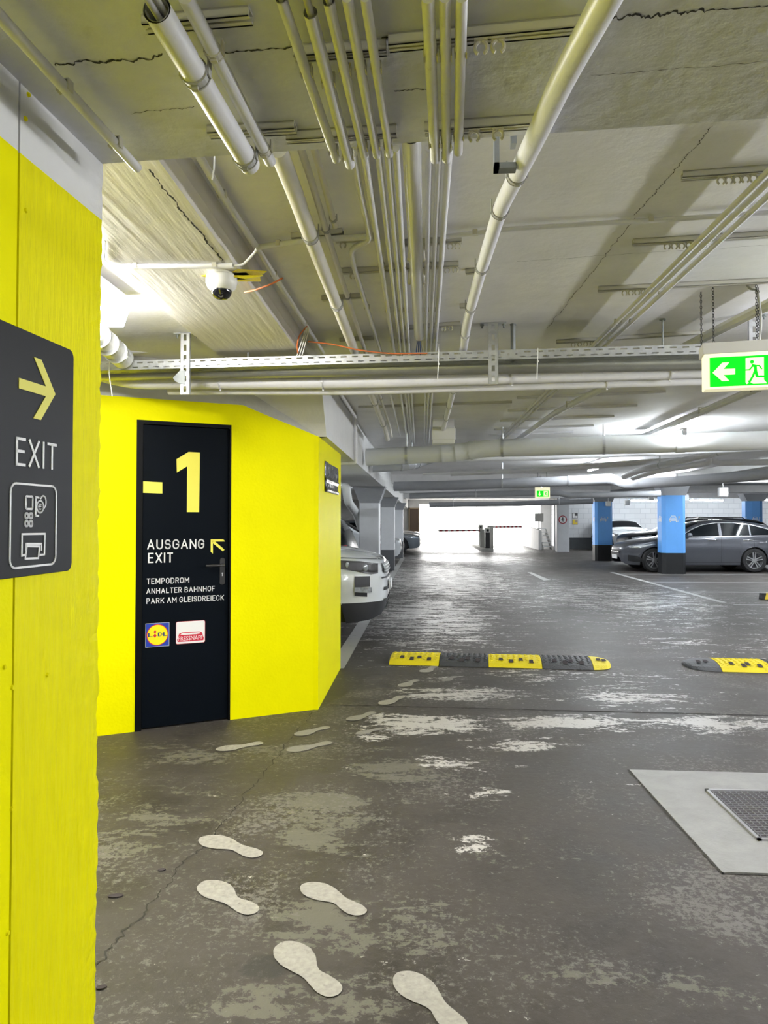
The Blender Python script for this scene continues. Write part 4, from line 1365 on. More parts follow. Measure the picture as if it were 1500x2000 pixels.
ZT = 2.365
T0, T1 = PZ(120, 726, ZT), PZ(1540, 687, ZT)
T1 = T1 + (T1 - T0).normalized() * 4.0
td = (T1 - T0)
td.z = 0
TL = td.length
td.normalize()
tq = Vector((-td.y, td.x, 0))                 # away from the camera
TH = 0.056
tray = thing('cable_tray', 'perforated galvanised cable tray crossing the whole lane under the slab', 'cable tray', (T0 + td * TL / 2))
mb = holes_plate(T0, td, Vector((0, 0, 1)), tq * 0.0015, TL, TH, int(TL / 0.066), 2, 0.036, 0.008, 0.45, MB())
obj('front_flange', mb, 'galv', tray)
mb = holes_plate(T0 + tq * 0.10, td, Vector((0, 0, 1)), tq * 0.0015, TL, TH, int(TL / 0.066), 2, 0.036, 0.008, 0.45, MB())
obj('rear_flange', mb, 'galv', tray)
mb = holes_plate(T0, td, tq, Vector((0, 0, 0.0015)), TL, 0.10, int(TL / 0.10), 2, 0.05, 0.008, 0.5, MB())
obj('tray_floor', mb, 'galv_dark', tray)
sx = (PZ(985, 702, ZT) - T0).dot(td)
obj('splice_plate', MB().obox(T0 + td * sx - tq * 0.002 + Vector((0, 0, 0.006)), td * 0.09, -tq * 0.002, (0, 0, TH - 0.012)), 'galv', tray)
for f in (0.25, 0.75):
    obj('bolt', MB().lathe([(0, 0.006), (0.006, 0.006), (0.006, 0)], T0 + td * (sx + 0.09 * f) - tq * 0.004 + Vector((0, 0, TH / 2)), -tq, 8), 'chrome', tray)
# cable ties with dangling tails
for k, (x, ln, lab) in enumerate(((209, 0.16, 'white cable tie dangling from the tray beside the yellow pier'), (861, 0.10, 'white cable tie wrapped on the tray near the trio of conduits'), (1043, 0.12, 'white cable tie hanging from the tray beside its splice'))):
    s = (PZ(x, 715, ZT + 0.02) - T0).dot(td)
    p = T0 + td * s - tq * 0.003
    ct_ = thing('cable_tie', lab, 'cable tie', p, 'cable ties on the tray')
    up = 0.10 if k == 1 else 0.06
    obj('strap', MB().tube([p + Vector((0, 0, up)), p + Vector((0, 0, 0.02)), p + Vector((-0.002, 0, -0.02)), p + td * (-0.006 if k else 0.02) + Vector((0, 0, -ln))], 0.0028, 6), 'plastic_white', ct_)
    obj('lock', MB().box((p.x - 0.005, p.y - 0.006, p.z - 0.022), (p.x + 0.005, p.y + 0.002, p.z - 0.012)), 'plastic_white', ct_)
# small white bolts under the tray edge
s_list = [(547, 1), (583, 1), (594, 1), (715, 1)]
# spiral duct behind the tray, and the two cream pipes below it
def TR(px, py, off):
    """point of the line of sight on the upright plane a given distance behind the tray face"""
    r = ray(px, py)
    c = Vector((0, 0, EYE))
    return c + r * ((T0 + tq * off - c).dot(tq) / r.dot(tq))


SA, SB = TR(150, 731, 0.17), TR(1540, 705, 0.17)
SB = SB + (SB - SA).normalized() * 4.0
sd = thing('spiral_duct', 'thin spiral-seamed metal duct right behind the perforated tray', 'duct', (SA + SB) / 2)
obj('tube', MB().tube([SA, SB], 0.045, 20), 'duct_metal', sd, smooth=True)
rb = MB()
n = 46
for k in range(n):
    p = lerp(SA, SB, (k + 0.5) / n)
    rb.tube([p + Vector((0, 0, 0.0455)) + td * 0.012, p - tq * 0.0455 + td * 0.006, p - Vector((0, 0, 0.0455))], 0.002, 5)
obj('seam', rb, 'galv_dark', sd)
c1 = [TR(150, 716, 0.31), TR(205, 735, 0.31), TR(265, 747, 0.30), TR(700, 745, 0.30), TR(1560, 718, 0.30)]
c1.append(c1[-1] + (c1[-1] - c1[-2]).normalized() * 3.9)
pipe('drain_pipe', 'cream pipe crossing the lane just below the perforated tray', c1, 0.045, 'pipe_cream', 'pipe', 'cream pipes below the tray', 22, clips=(0.12, 0.20, 0.34, 0.45, 0.7), clip_m='pipe_cream', strap=True, clip_w=0.004, rad=0.25)
c2 = [TR(330, 762, 0.40), TR(700, 762, 0.40), TR(1560, 737, 0.40)]
c2.append(c2[-1] + (c2[-1] - c2[-2]).normalized() * 3.9)
pipe('drain_pipe', 'thinner cream pipe lowest of the pipes crossing below the tray', c2, 0.032, 'pipe_cream', 'pipe', 'cream pipes below the tray', 20, clips=(0.36, 0.7), clip_m='pipe_cream', strap=True, clip_w=0.004)


def hanger(label, px, ytop, ybot, zbot, split=True):
    """perforated steel hanger strip from the slab past the tray"""
    s = (PZ(px, 712, ZT + 0.02) - T0).dot(td)
    p = T0 + td * s - tq * 0.012
    t = thing('tray_hanger', label, 'bracket', (p.x, p.y, zbot), 'tray hangers')
    w = 0.058
    o = p - td * w / 2
    H = ZS - zbot
    mb = MB()
    o2 = Vector((o.x, o.y, zbot))
    k = int(H / 0.055)
    hw, ph = 0.018, 0.055
    mb.obox(o2, td * (w - hw) / 2, tq * 0.003, (0, 0, H))
    mb.obox(o2 + td * (w + hw) / 2, td * (w - hw) / 2, tq * 0.003, (0, 0, H))
    for i in range(k + 1):
        z0 = i * H / k - 0.012
        z0, z1 = max(0, z0), min(H, z0 + 0.026)
        mb.obox(o2 + td * (w - hw) / 2 + Vector((0, 0, z0)), td * hw, tq * 0.003, (0, 0, z1 - z0))
    mb.obox(o2, td * 0.003, tq * 0.022, (0, 0, H))
    mb.obox(o2 + td * (w - 0.003), td * 0.003, tq * 0.022, (0, 0, H))
    obj('slotted_strip', mb, 'galv', t)
    obj('top_plate', MB().obox(o2 - td * 0.045 + Vector((0, 0, H - 0.006)), td * (w + 0.09), tq * 0.06, (0, 0, 0.006)), 'galv', t)
    for sgn in (-0.033, w + 0.033):
        obj('anchor_bolt', MB().lathe([(0.0, -0.022), (0.006, -0.022), (0.006, -0.008), (0.011, -0.008), (0.011, 0.0)], o2 + td * sgn + tq * 0.03 + Vector((0, 0, H - 0.006)), (0, 0, 1), 8), 'galv_dark', t)
    return t, o2


t, o2 = hanger('slotted steel tray hanger beside the pier, with a dark side plate', 361, 652, 778, 2.205)
pl_ = [(-0.045, 0.10), (0.0, 0.145), (0.03, 0.145), (0.03, 0.06), (0.0, 0.065), (-0.03, 0.08)]
obj('side_plate', MB().prism([o2 + td * a + Vector((0, 0, b)) - tq * 0.001 for a, b in pl_], -tq * 0.004), 'galv_dark', t)
hanger('slotted steel tray hanger in mid lane beside the tray splice', 962, 628, 760, 2.225)
hanger('slotted steel tray hanger behind the hanging exit sign', 1424, 600, 700, 2.28)
for k, (x, y) in enumerate(((465, 655), (1002, 655), (1284, 650))):
    s = (PZ(x, 690, ZT + 0.05) - T0).dot(td)
    p = T0 + td * s + tq * 0.05
    rt = thing('threaded_rod', ('threaded rod from slab to tray near the thick tan pipe', 'short slotted strap from slab to tray beyond the splice', 'threaded rod from slab to tray before the exit sign')[k], 'rod', (p.x, p.y, ZT), 'tray rods')
    obj('rod', MB().tube([Vector((p.x, p.y, ZT)), Vector((p.x, p.y, ZS))], 0.006 if k != 1 else 0.014, 8), 'galv_dark', rt)
    obj('washer', MB().lathe([(0, -0.006), (0.018, -0.006), (0.018, 0)], (p.x, p.y, ZS), (0, 0, 1), 12), 'galv_dark', rt)

# flexible duct and small things in the recess behind the pier
fd = [PD(180, 645, 3.8), PD(206, 667, 4.1), PD(230, 690, 4.34), PD(240, 700, 4.42)]
t = pipe('flexible_duct', 'grey ribbed duct dropping behind the tray beside the yellow pier', fd, 0.066, 'pipe_grey', 'duct', None, 20, clips=(), rad=0.4)
for f in (0.18, 0.45, 0.75):
    p = lerp(fd[0], fd[-1], f)
    d = (fd[-1] - fd[0]).normalized()
    obj('duct_band', MB().tube([p - d * 0.012, p + d * 0.012], 0.070, 20), 'galv', t)
pipe('conduit', 'cream conduit across the recess above the black door', [PD(243, 688, 4.85), PD(320, 680, 4.95), PD(410, 672, 5.05)], 0.020, 'pipe_cream', 'conduit', clips=(0.02, 0.95))

# ---------------------------------------------------------------- hanging exit sign
SZ0, SZ1 = 2.10, 2.265
F0 = PD(1376, 761, 3.62)
F1 = PD(1520, 757, 3.55)
ed = (F1 - F0)
ed.z = 0
EL = ed.length
ed.normalize()
en = Vector((ed.y, -ed.x, 0))
if en.y > 0:
    en = -en
zb_ = F0.z
zt_ = PD(1375, 692, 3.62).z
es = thing('exit_sign', 'lit green exit sign with arrow and running figure, hanging on chains', 'sign', (F0 + ed * EL / 2) + Vector((0, 0, 0)))
SG = Plane((F0.x, F0.y, 0), ed, en)
D0 = 0.085
obj('light_box', MB().prism([SG(s, z) for s, z in rrect(0, zb_, EL, zt_, 0.004, 2)], -en * D0), 'sign_glow', es, bevel=0.003)
zh = PD(1388, 666, 3.58).z
hb = MB()
vs = [SG(-0.006, zt_, 0.004), SG(EL + 0.006, zt_, 0.004), SG(EL + 0.006, zt_, -D0 - 0.05), SG(-0.006, zt_, -D0 - 0.05),
      SG(-0.006, zh, 0.004), SG(EL + 0.006, zh, 0.004), SG(EL + 0.006, zh, -D0 - 0.05), SG(-0.006, zh, -D0 - 0.05)]
hb.add(vs, [(3, 2, 1, 0), (4, 5, 6, 7), (0, 1, 5, 4), (1, 2, 6, 5), (2, 3, 7, 6), (3, 0, 4, 7)])
obj('housing', hb, 'sign_housing', es, bevel=0.003)
gx0, gz1 = SG.hit(1386, 699)
gz0 = SG.hit(1386, 756)[1]
gx1 = EL - gx0 * 0.9
plate('green_panel', SG, [(gx0, gz0), (gx1, gz0), (gx1, gz1), (gx0, gz1)], 0.0005, 0.002, 'sign_green', es)
PC = Plane(SG(0, 0, 0.0026), ed, en)


def spx(*pts):
    return [PC.hit(1340 + x / 9.094, 560 + y / 9.091) for x, y in pts]


obj('arrow', MB().prism(PC.pts(spx((470, 1528), (640, 1352), (768, 1345), (664, 1462), (872, 1453), (872, 1556), (664, 1566), (768, 1670), (642, 1678))), en * 0.001), 'sign_glow', es)
dp = spx((1056, 1268), (1382, 1248), (1384, 1650), (1440, 1715), (1190, 1722), (1130, 1690), (1080, 1732), (1056, 1700))
obj('doorway', MB().prism(PC.pts(dp), en * 0.001), 'sign_glow', es)
RP = Plane(PC(0, 0, 0.0012), ed, en)
rm = MB()


def rpx(*pts):
    return [RP.hit(1340 + x / 9.094, 560 + y / 9.091) for x, y in pts]


def fat(pts, w, mb):
    ps = rpx(*pts)
    stroke(RP, ps, w, 0.0, mb, th=0.0008)
    for p in ps:
        mb.prism(RP.pts(circle(p[0], p[1], w / 2, 12)), en * 0.0008)


h0 = rpx((1170, 1335))[0]
rm.prism(RP.pts(circle(h0[0], h0[1], 0.0085, 18)), en * 0.0008)
fat([(1190, 1400), (1230, 1410), (1235, 1490), (1260, 1580)], 0.0125, rm)
fat([(1190, 1400), (1125, 1475), (1062, 1478)], 0.0062, rm)
fat([(1230, 1398), (1300, 1400), (1340, 1455)], 0.0062, rm)
fat([(1222, 1490), (1190, 1580), (1135, 1675), (1120, 1680)], 0.0090, rm)
fat([(1255, 1560), (1275, 1595), (1330, 1590), (1410, 1592)], 0.0082, rm)
obj('running_figure', rm, 'sign_green', es)
cm_ = []
for k, (x, yt, s, dpt) in enumerate(((1381, 566, 0.004, -D0 - 0.03), (1403, 555, 0.045, -0.02), (1474, 565, 0.235, -0.02), (1498, 560, 0.262, -D0 - 0.03))):
    bpt = SG(s, zh, dpt)
    tpt = Vector((bpt.x, bpt.y, ZS))
    n = int((tpt.z - bpt.z) / 0.0135)
    mb = MB()
    for i in range(n):
        z = bpt.z + (i + 0.5) * (tpt.z - bpt.z) / n
        u = Vector((1, 0, 0)) if i % 2 == 0 else Vector((0, 1, 0))
        ring = [Vector((bpt.x, bpt.y, z)) + u * 0.0046 * math.cos(a) + Vector((0, 0, 0.0088 * math.sin(a))) for a in [2 * math.pi * j / 8 for j in range(9)]]
        mb.tube(ring, 0.0014, 5, caps=False)
    obj('chain', mb, 'black_metal', es)
ca, cb2 = SG(0.250, zh, -D0 * 0.5), SG(0.232, ZS - 0.03, -0.04)
obj('supply_cable', MB().tube(bend([ca, ca + Vector((0.012, 0, 0.10)), cb2 + Vector((0.02, 0, -0.05)), cb2 + Vector((0.01, 0, 0)), cb2 + Vector((-0.02, 0, 0.0)), Vector((cb2.x - 0.04, cb2.y, ZS))], 0.04), 0.0055, 8), 'cable_grey', es, smooth=True)

# ---------------------------------------------------------------- big pipes further down
def run(name, label, pts, r, m, bands=(), group='grey pipes across the lane', rad=0.25, seg=24, hang=()):
    pp = [Vector(p) for p in pts]
    if pp[-1].x > PD(1500, 900, pp[-1].y).x + 0.05:
        pp[-1] = pp[-1] + (pp[-1] - pp[-2]).normalized() * 3.5      # runs on past the picture
    t = pipe(name, label, pp, r, m, 'pipe', group, seg, rad=rad)
    bb = bend(pp, rad)
    ln = [0]
    for i in range(len(bb) - 1):
        ln.append(ln[-1] + (bb[i + 1] - bb[i]).length)
    for f in list(bands) + [-h for h in hang]:
        hangit = f < 0
        f = abs(f)
        x = f * ln[-1]
        i = min(max(j for j in range(len(ln)) if ln[j] <= x + 1e-9), len(bb) - 2)
        d = (bb[i + 1] - bb[i]).normalized()
        p = bb[i] + d * (x - ln[i])
        cm = MB()
        if hangit:
            cm.tube([p - d * 0.015, p + d * 0.015], r * 1.04, seg, caps=False)
            cm.tube([p + Vector((0, 0, r)), Vector((p.x, p.y, ZS))], 0.012, 8)
            obj('hanger_strap', cm, 'galv', t)
        else:
            cm.tube([p - d * 0.05, p - d * 0.02], r * 1.09, seg)
            cm.tube([p - d * 0.02, p + d * 0.05], r * 1.05, seg)
            obj('socket', cm, m, t, smooth=True)
    return t


dA = 9.2
A = [PD(716, 893, dA + 0.1), PD(870, 886, dA), PD(905, 882, dA), PD(945, 876, dA - 0.05), PD(1300, 866, dA - 0.45), PD(1560, 858, dA - 0.7)]
run('drain_pipe', 'thick grey drain pipe with an offset elbow, first across the lane past the tray', A, 0.108, 'pipe_grey', (0.117, 0.136, 0.158, 0.44), hang=(0.06, 0.2, 0.34, 0.7))
run('drain_pipe', 'white pipe tucked below the thick grey offset pipe', [PD(880, 895, 10.6), PD(1045, 892, 10.5), PD(1290, 882, 10.2), PD(1560, 870, 10.0)], 0.055, 'pipe_white', (0.15, 0.35), 'white pipes in the lane')
run('vent_pipe', 'dark grey pipe stub leaving the white downstand below the thick pipe', [PD(728, 912, 10.3), PD(800, 908, 10.3), PD(850, 893, 11.2)], 0.075, 'pipe_dark', (0.3, 0.5), hang=(0.4,))
dB = 15.0
run('drain_pipe', 'fat wrapped grey pipe with a downward elbow toward the blue pillars', [PD(770, 950, dB + 0.2), PD(880, 948, dB), PD(1125, 939, dB - 0.4), PD(1196, 935, dB - 0.5), PD(1222, 946, dB - 0.6), PD(1330, 940, dB - 0.9), PD(1560, 922, dB - 1.6)], 0.098, 'pipe_dark', (0.32, 0.39, 0.43), hang=(0.2,))
dC = 19.0
run('drain_pipe', 'grey pipe with a small dip passing behind the far exit sign', [PD(800, 969, dC), PD(880, 966, dC), PD(1090, 962, dC), PD(1110, 968, dC), PD(1290, 964, dC - 0.3)], 0.075, 'pipe_dark', (0.7,), hang=(0.27,))
run('drain_pipe', 'lowest grey pipe across the lane in front of the daylit exit', [PD(838, 986, 26), PD(1000, 984, 26), PD(1158, 979, 25.6)], 0.088, 'pipe_dark', (0.3, 0.55), hang=(0.15, 0.8))
run('drain_pipe', 'upper of two white branch pipes sloping to the elbow at the exit sign side', [PD(1218, 931, 13.2), PD(1250, 918, 12.8), PD(1383, 888, 11.6), PD(1500, 868, 10.6)], 0.05, 'pipe_white', (), 'white pipes in the lane', hang=(0.3, 0.7))
run('drain_pipe', 'lower white branch pipe with a U elbow turning along the lane', [PD(1236, 933, 13.2), PD(1280, 920, 12.6), PD(1384, 904, 11.9), PD(1386, 890, 11.9), PD(1398, 904, 11.9), PD(1560, 902, 11.9)], 0.05, 'pipe_white', (), 'white pipes in the lane', 0.12)
run('conduit', 'straight white conduit under the slab between both fat grey pipes', [PD(826, 926, 12.5), PD(1000, 921, 12.5), PD(1130, 909, 12.4), PD(1290, 897, 12.2)], 0.018, 'pipe_white', (), 'white conduits in the lane')
run('cable_duct', 'white cable duct under the slab leading to the second lane lamp', [PD(880, 925, 13.2), PD(1100, 916, 13.0), PD(1330, 898, 12.6)], 0.045, 'pipe_white', (), 'white conduits in the lane')
run('conduit', 'white conduit ending beside the daylit exit under the slab', [PD(860, 957, 20.5), PD(990, 948, 20.0), PD(1060, 930, 17.0)], 0.03, 'pipe_white', (), 'white conduits in the lane')
run('drain_pipe', 'grey downpipe bending behind the first white pillar', [PD(668, 947, 12.8), PD(676, 952, 12.8), PD(680, 980, 12.9), PD(696, 1002, 14.6), PD(704, 1030, 15.2)], 0.075, 'pipe_grey', (), rad=0.2)
run('conduit', 'white conduit running down the face of the white downstand', [(-0.70, 6.2, 2.55), (-0.70, 7.9, 2.55), (-0.70, 7.95, 2.12), (-0.70, 7.95, 2.06), (-1.0, 7.95, 2.05)], 0.018, 'pipe_white', (), 'white conduits in the lane', 0.08)
for k, (x, y, d) in enumerate(((1262, 934, 13.2), (1425, 906, 11.9))):
    pass

# far exit sign
ft = thing('exit_sign', 'small green exit sign far down the lane under the grey pipes', 'sign', PD(1060, 973, 17.0))
FS = Plane(PD(1060, 973, 17.0), (1, 0.03, 0), (0, -1, 0))
wS, hS = 0.145, 0.21
obj('housing', MB().prism(FS.pts([(-wS - 0.02, 0.0), (wS + 0.02, 0.0), (wS + 0.02, hS + 0.04), (-wS - 0.02, hS + 0.04)]), (0, 0.08, 0)), 'sign_glow', ft)
plate('green_panel', FS, [(-wS + 0.01, 0.03), (wS - 0.01, 0.03), (wS - 0.01, hS - 0.04), (-wS + 0.01, hS - 0.04)], 0.001, 0.004, 'sign_green', ft)
plate('arrow', FS, [(-0.105, 0.10), (-0.07, 0.05), (-0.035, 0.10), (-0.06, 0.10), (-0.06, 0.155), (-0.08, 0.155), (-0.08, 0.10)], 0.006, 0.003, 'sign_glow', ft)
plate('doorway', FS, [(0.02, 0.04), (0.115, 0.04), (0.115, 0.16), (0.02, 0.16)], 0.006, 0.003, 'sign_glow', ft)
rm = MB()
for ps in ([(0.07, 0.13), (0.065, 0.09), (0.04, 0.05)], [(0.065, 0.09), (0.085, 0.07), (0.10, 0.07)], [(0.07, 0.125), (0.045, 0.10)], [(0.07, 0.125), (0.095, 0.11)]):
    stroke(FS, ps, 0.012, 0.0095, rm)
obj('running_figure', rm, 'sign_green', ft)
for s in (-0.1, 0.1):
    p = FS(s, hS + 0.04, -0.04)
    obj('hanger', MB().tube([p, Vector((p.x, p.y, ZS))], 0.008, 6), 'galv_dark', ft)

# ---------------------------------------------------------------- pillars
def car_icon(pl, cx, cz, w, mb):
    """front-view car outline with a charging plug"""
    h = w * 0.62
    a = [(-0.46, -0.18), (-0.46, 0.06), (-0.36, 0.16), (-0.24, 0.42), (0.24, 0.42), (0.36, 0.16), (0.46, 0.06), (0.46, -0.18)]
    lw = w * 0.075
    P_ = lambda q: [(cx + x * w, cz + y * w) for x, y in q]
    stroke(pl, P_(a), lw, 0, mb, True)
    stroke(pl, P_([(-0.36, 0.16), (0.36, 0.16)]), lw, 0, mb)
    stroke(pl, P_([(-0.38, -0.02), (-0.22, -0.04)]), lw, 0, mb)
    stroke(pl, P_([(0.38, -0.02), (0.22, -0.04)]), lw, 0, mb)
    stroke(pl, P_([(-0.14, -0.06), (0.14, -0.06)]), lw * 1.3, 0, mb)
    stroke(pl, P_([(-0.38, -0.2), (-0.38, -0.3)]), lw * 1.6, 0, mb)
    stroke(pl, P_([(0.38, -0.2), (0.38, -0.3)]), lw * 1.6, 0, mb)
    stroke(pl, P_([(0.46, -0.26), (0.62, -0.26), (0.66, -0.14), (0.66, 0.1), (0.74, 0.18)]), lw * 0.7, 0, mb)
    stroke(pl, P_([(0.68, 0.2), (0.78, 0.2), (0.78, 0.36), (0.68, 0.36)]), lw * 0.9, 0, mb, True)


def pillar(label, x0, x1, y0, dep, paint, base, zbase, ztop, icon=False, cap=True, group=None, ch=0.035):
    t = thing('pillar', label, 'pillar', ((x0 + x1) / 2, y0 + dep / 2, 0), group)
    oct_ = lambda g: [(x0 - g + ch, y0 - g), (x1 + g - ch, y0 - g), (x1 + g, y0 - g + ch), (x1 + g, y0 + dep + g), (x0 - g, y0 + dep + g), (x0 - g, y0 - g + ch)]
    if base:
        obj('painted_base', MB().prism([(x, y, 0) for x, y in oct_(0)], (0, 0, zbase)), base, t)
    else:
        zbase = 0
    obj('shaft', MB().prism([(x, y, zbase) for x, y in oct_(0)], (0, 0, ztop - zbase)), paint, t)
    if cap:
        mb = MB()
        g, zt2 = cap
        mb.add([(x0, y0, ztop), (x1, y0, ztop), (x1, y0 + dep, ztop), (x0, y0 + dep, ztop), (x0 - g, y0 - g * 0.3, zt2), (x1 + g, y0 - g * 0.3, zt2), (x1 + g, y0 + dep, zt2), (x0 - g, y0 + dep, zt2)],
               [(3, 2, 1, 0), (4, 5, 6, 7), (0, 1, 5, 4), (1, 2, 6, 5), (2, 3, 7, 6), (3, 0, 4, 7)])
        obj('head', mb, 'cap_grey', t)
    if icon:
        pl = Plane(((x0 + x1) / 2, y0 - 0.001, 0), (1, 0, 0), (0, -1, 0))
        mb = MB()
        car_icon(pl, -0.03, 1.46, 0.21, mb)
        obj('car_pictogram', mb, 'letter_white', t)
        pl2 = Plane((x0 - 0.001, y0 + dep * 0.5, 0), (0, -1, 0), (-1, 0, 0))
        mb = MB()
        car_icon(pl2, 0.0, 1.46, 0.20, mb)
        obj('car_pictogram', mb, 'letter_white', t)
    return t


LP = 'pillars along the parked cars'
pillar('plain pale grey pillar rising behind the white SUV', -1.18, -0.80, 14.2, 0.5, 'pillar_white', None, 0, 1.77, cap=(0.12, 2.09), group=LP, ch=0.01)
pillar('grey pillar with a dark base, second along the parked cars', -1.14, -0.76, 21.2, 0.55, 'pillar_white', 'grey_paint', 0.59, 1.80, cap=(0.12, 2.09), group=LP, ch=0.01)
pillar('grey pillar with a dark base beside the slate car at the far row', -1.06, -0.68, 28.2, 0.55, 'pillar_white', 'grey_paint', 0.62, 1.82, cap=(0.12, 2.09), group=LP, ch=0.01)
CPG = 'blue charging pillars'
pillar('bright blue pillar with car pictogram standing in front of the grey wagon', XD(1284.5, 20.5), XD(1338, 20.2), 20.1, 0.42, 'blue_paint', 'black_paint', 0.565, 2.10, True, (0.12, 2.42), CPG, 0.09)
pillar('blue pillar with car pictogram left of the white parked car', XD(1157.5, 26.8), XD(1195.5, 26.5), 26.4, 0.45, 'blue_paint', 'black_paint', 0.56, 2.08, True, (0.12, 2.42), CPG, 0.08)
pillar('blue pillar with car pictogram behind the tail of the grey wagon', XD(1450, 26.8), XD(1491, 26.5), 26.4, 0.45, 'blue_paint', 'black_paint', 0.56, 2.10, True, (0.15, 2.36), CPG, 0.16)
wp_ = pillar('white pillar carrying a round no pedestrians sign by the daylit exit', XD(1085, 34.3), XD(1112, 33.9), 33.9, 0.5, 'pillar_white', None, 0, ZS, cap=False, ch=0.02)
for k, (x, y, d) in enumerate(((1188, 984, 26.3), (1338, 972, 20.3), (1225, 982, 27), (1272, 973, 27), (1412, 961, 20.5))):
    p = PD(x, y, d)
    lab = ('small white detector box at the top of the blue pillar by the white car', 'small white detector box at the top of the front blue pillar', 'small white box under the beams between the two blue pillars', 'small white box under the beams close to the front blue pillar', 'tilted white box under the beam between front and third blue pillars')[k]
    b = thing('detector_box', lab, 'sensor', (p.x, p.y, p.z - 0.06), 'parking sensors')
    w = 0.085 if k < 4 else 0.12
    obj('box_body', MB().box((p.x - w, p.y - 0.06, p.z - w), (p.x + w, p.y + 0.06, p.z + w)), 'plastic_white', b, bevel=0.01)
    obj('mount_rod', MB().tube([(p.x, p.y, p.z + w), (p.x, p.y, 2.42 if k in (0, 1) else ZS)], 0.012, 8), 'plastic_white', b)

# no-pedestrians sign
np_ = thing('prohibition_sign', 'round red-rimmed no pedestrians sign on the white pillar', 'sign', (XD(1099, 33.9), 33.88, 1.25))
SP = Plane((XD(1099, 33.9), 33.888, 1.45), (1, 0, 0), (0, -1, 0))
plate('disc', SP, circle(0, 0, 0.19, 32), 0.0, 0.006, 'sign_red', np_)
plate('field', SP, circle(0, 0, 0.148, 32), 0.0065, 0.003, 'letter_white', np_)
mb = MB().prism(SP.pts(circle(0.0, 0.093, 0.022, 14), 0.010), (0, -0.003, 0))
for ps, w in (([(0.0, 0.065), (0.0, -0.02)], 0.045), ([(0.0, -0.01), (-0.045, -0.11)], 0.024), ([(0.005, -0.01), (0.05, -0.11)], 0.024), ([(-0.01, 0.055), (-0.06, 0.0)], 0.018), ([(0.01, 0.055), (0.06, 0.005)], 0.018)):
    stroke(SP, ps, w, 0.010, mb, th=0.003)
obj('pedestrian', mb, 'black_metal', np_)
NX = XD(1123, 37)
for k, (z0, m1) in enumerate(((1.52, 'sticker_navy'), (1.20, 'hazard_yellow'))):
    nb = thing('notice_board', ('small dark notice on the white brick wall, upper of two', 'small ochre notice on the white brick wall, lower of two')[k], 'sign', (NX, 36.99, z0), 'wall notices')
    obj('board', MB().box((NX - 0.13, 36.975, z0), (NX + 0.13, 36.998, z0 + 0.26)), 'door_tan' if k else 'black_metal', nb)
    obj('face', MB().box((NX - 0.11, 36.970, z0 + 0.02), (NX - 0.01, 36.976, z0 + 0.24)).box((NX + 0.01, 36.970, z0 + 0.02), (NX + 0.11, 36.976, z0 + 0.12)), m1 if k else 'letter_white', nb)


# ---------------------------------------------------------------- cars
def interp(tab, x):
    if x <= tab[0][0]:
        return tab[0][1]
    for (a, b), (c, d) in zip(tab, tab[1:]):
        if x <= c:
            t = (x - a) / (c - a)
            return b + (d - b) * t
    return tab[-1][1]


def smooth_tab(tab, n=6):
    """Catmull-Rom resampling of a profile"""
    out = []
    for i in range(len(tab) - 1):
        p0 = tab[max(i - 1, 0)]
        p1, p2 = tab[i], tab[i + 1]
        p3 = tab[min(i + 2, len(tab) - 1)]
        m1 = (p2[1] - p0[1]) / max(p2[0] - p0[0], 1e-6)
        m2 = (p3[1] - p1[1]) / max(p3[0] - p1[0], 1e-6)
        h = p2[0] - p1[0]
        for k in range(n):
            t = k / n
            y = (2 * t ** 3 - 3 * t ** 2 + 1) * p1[1] + (t ** 3 - 2 * t ** 2 + t) * h * m1 + (-2 * t ** 3 + 3 * t ** 2) * p2[1] + (t ** 3 - t ** 2) * h * m2
            out.append((p1[0] + h * t, y))
    out.append(tab[-1])
    return out


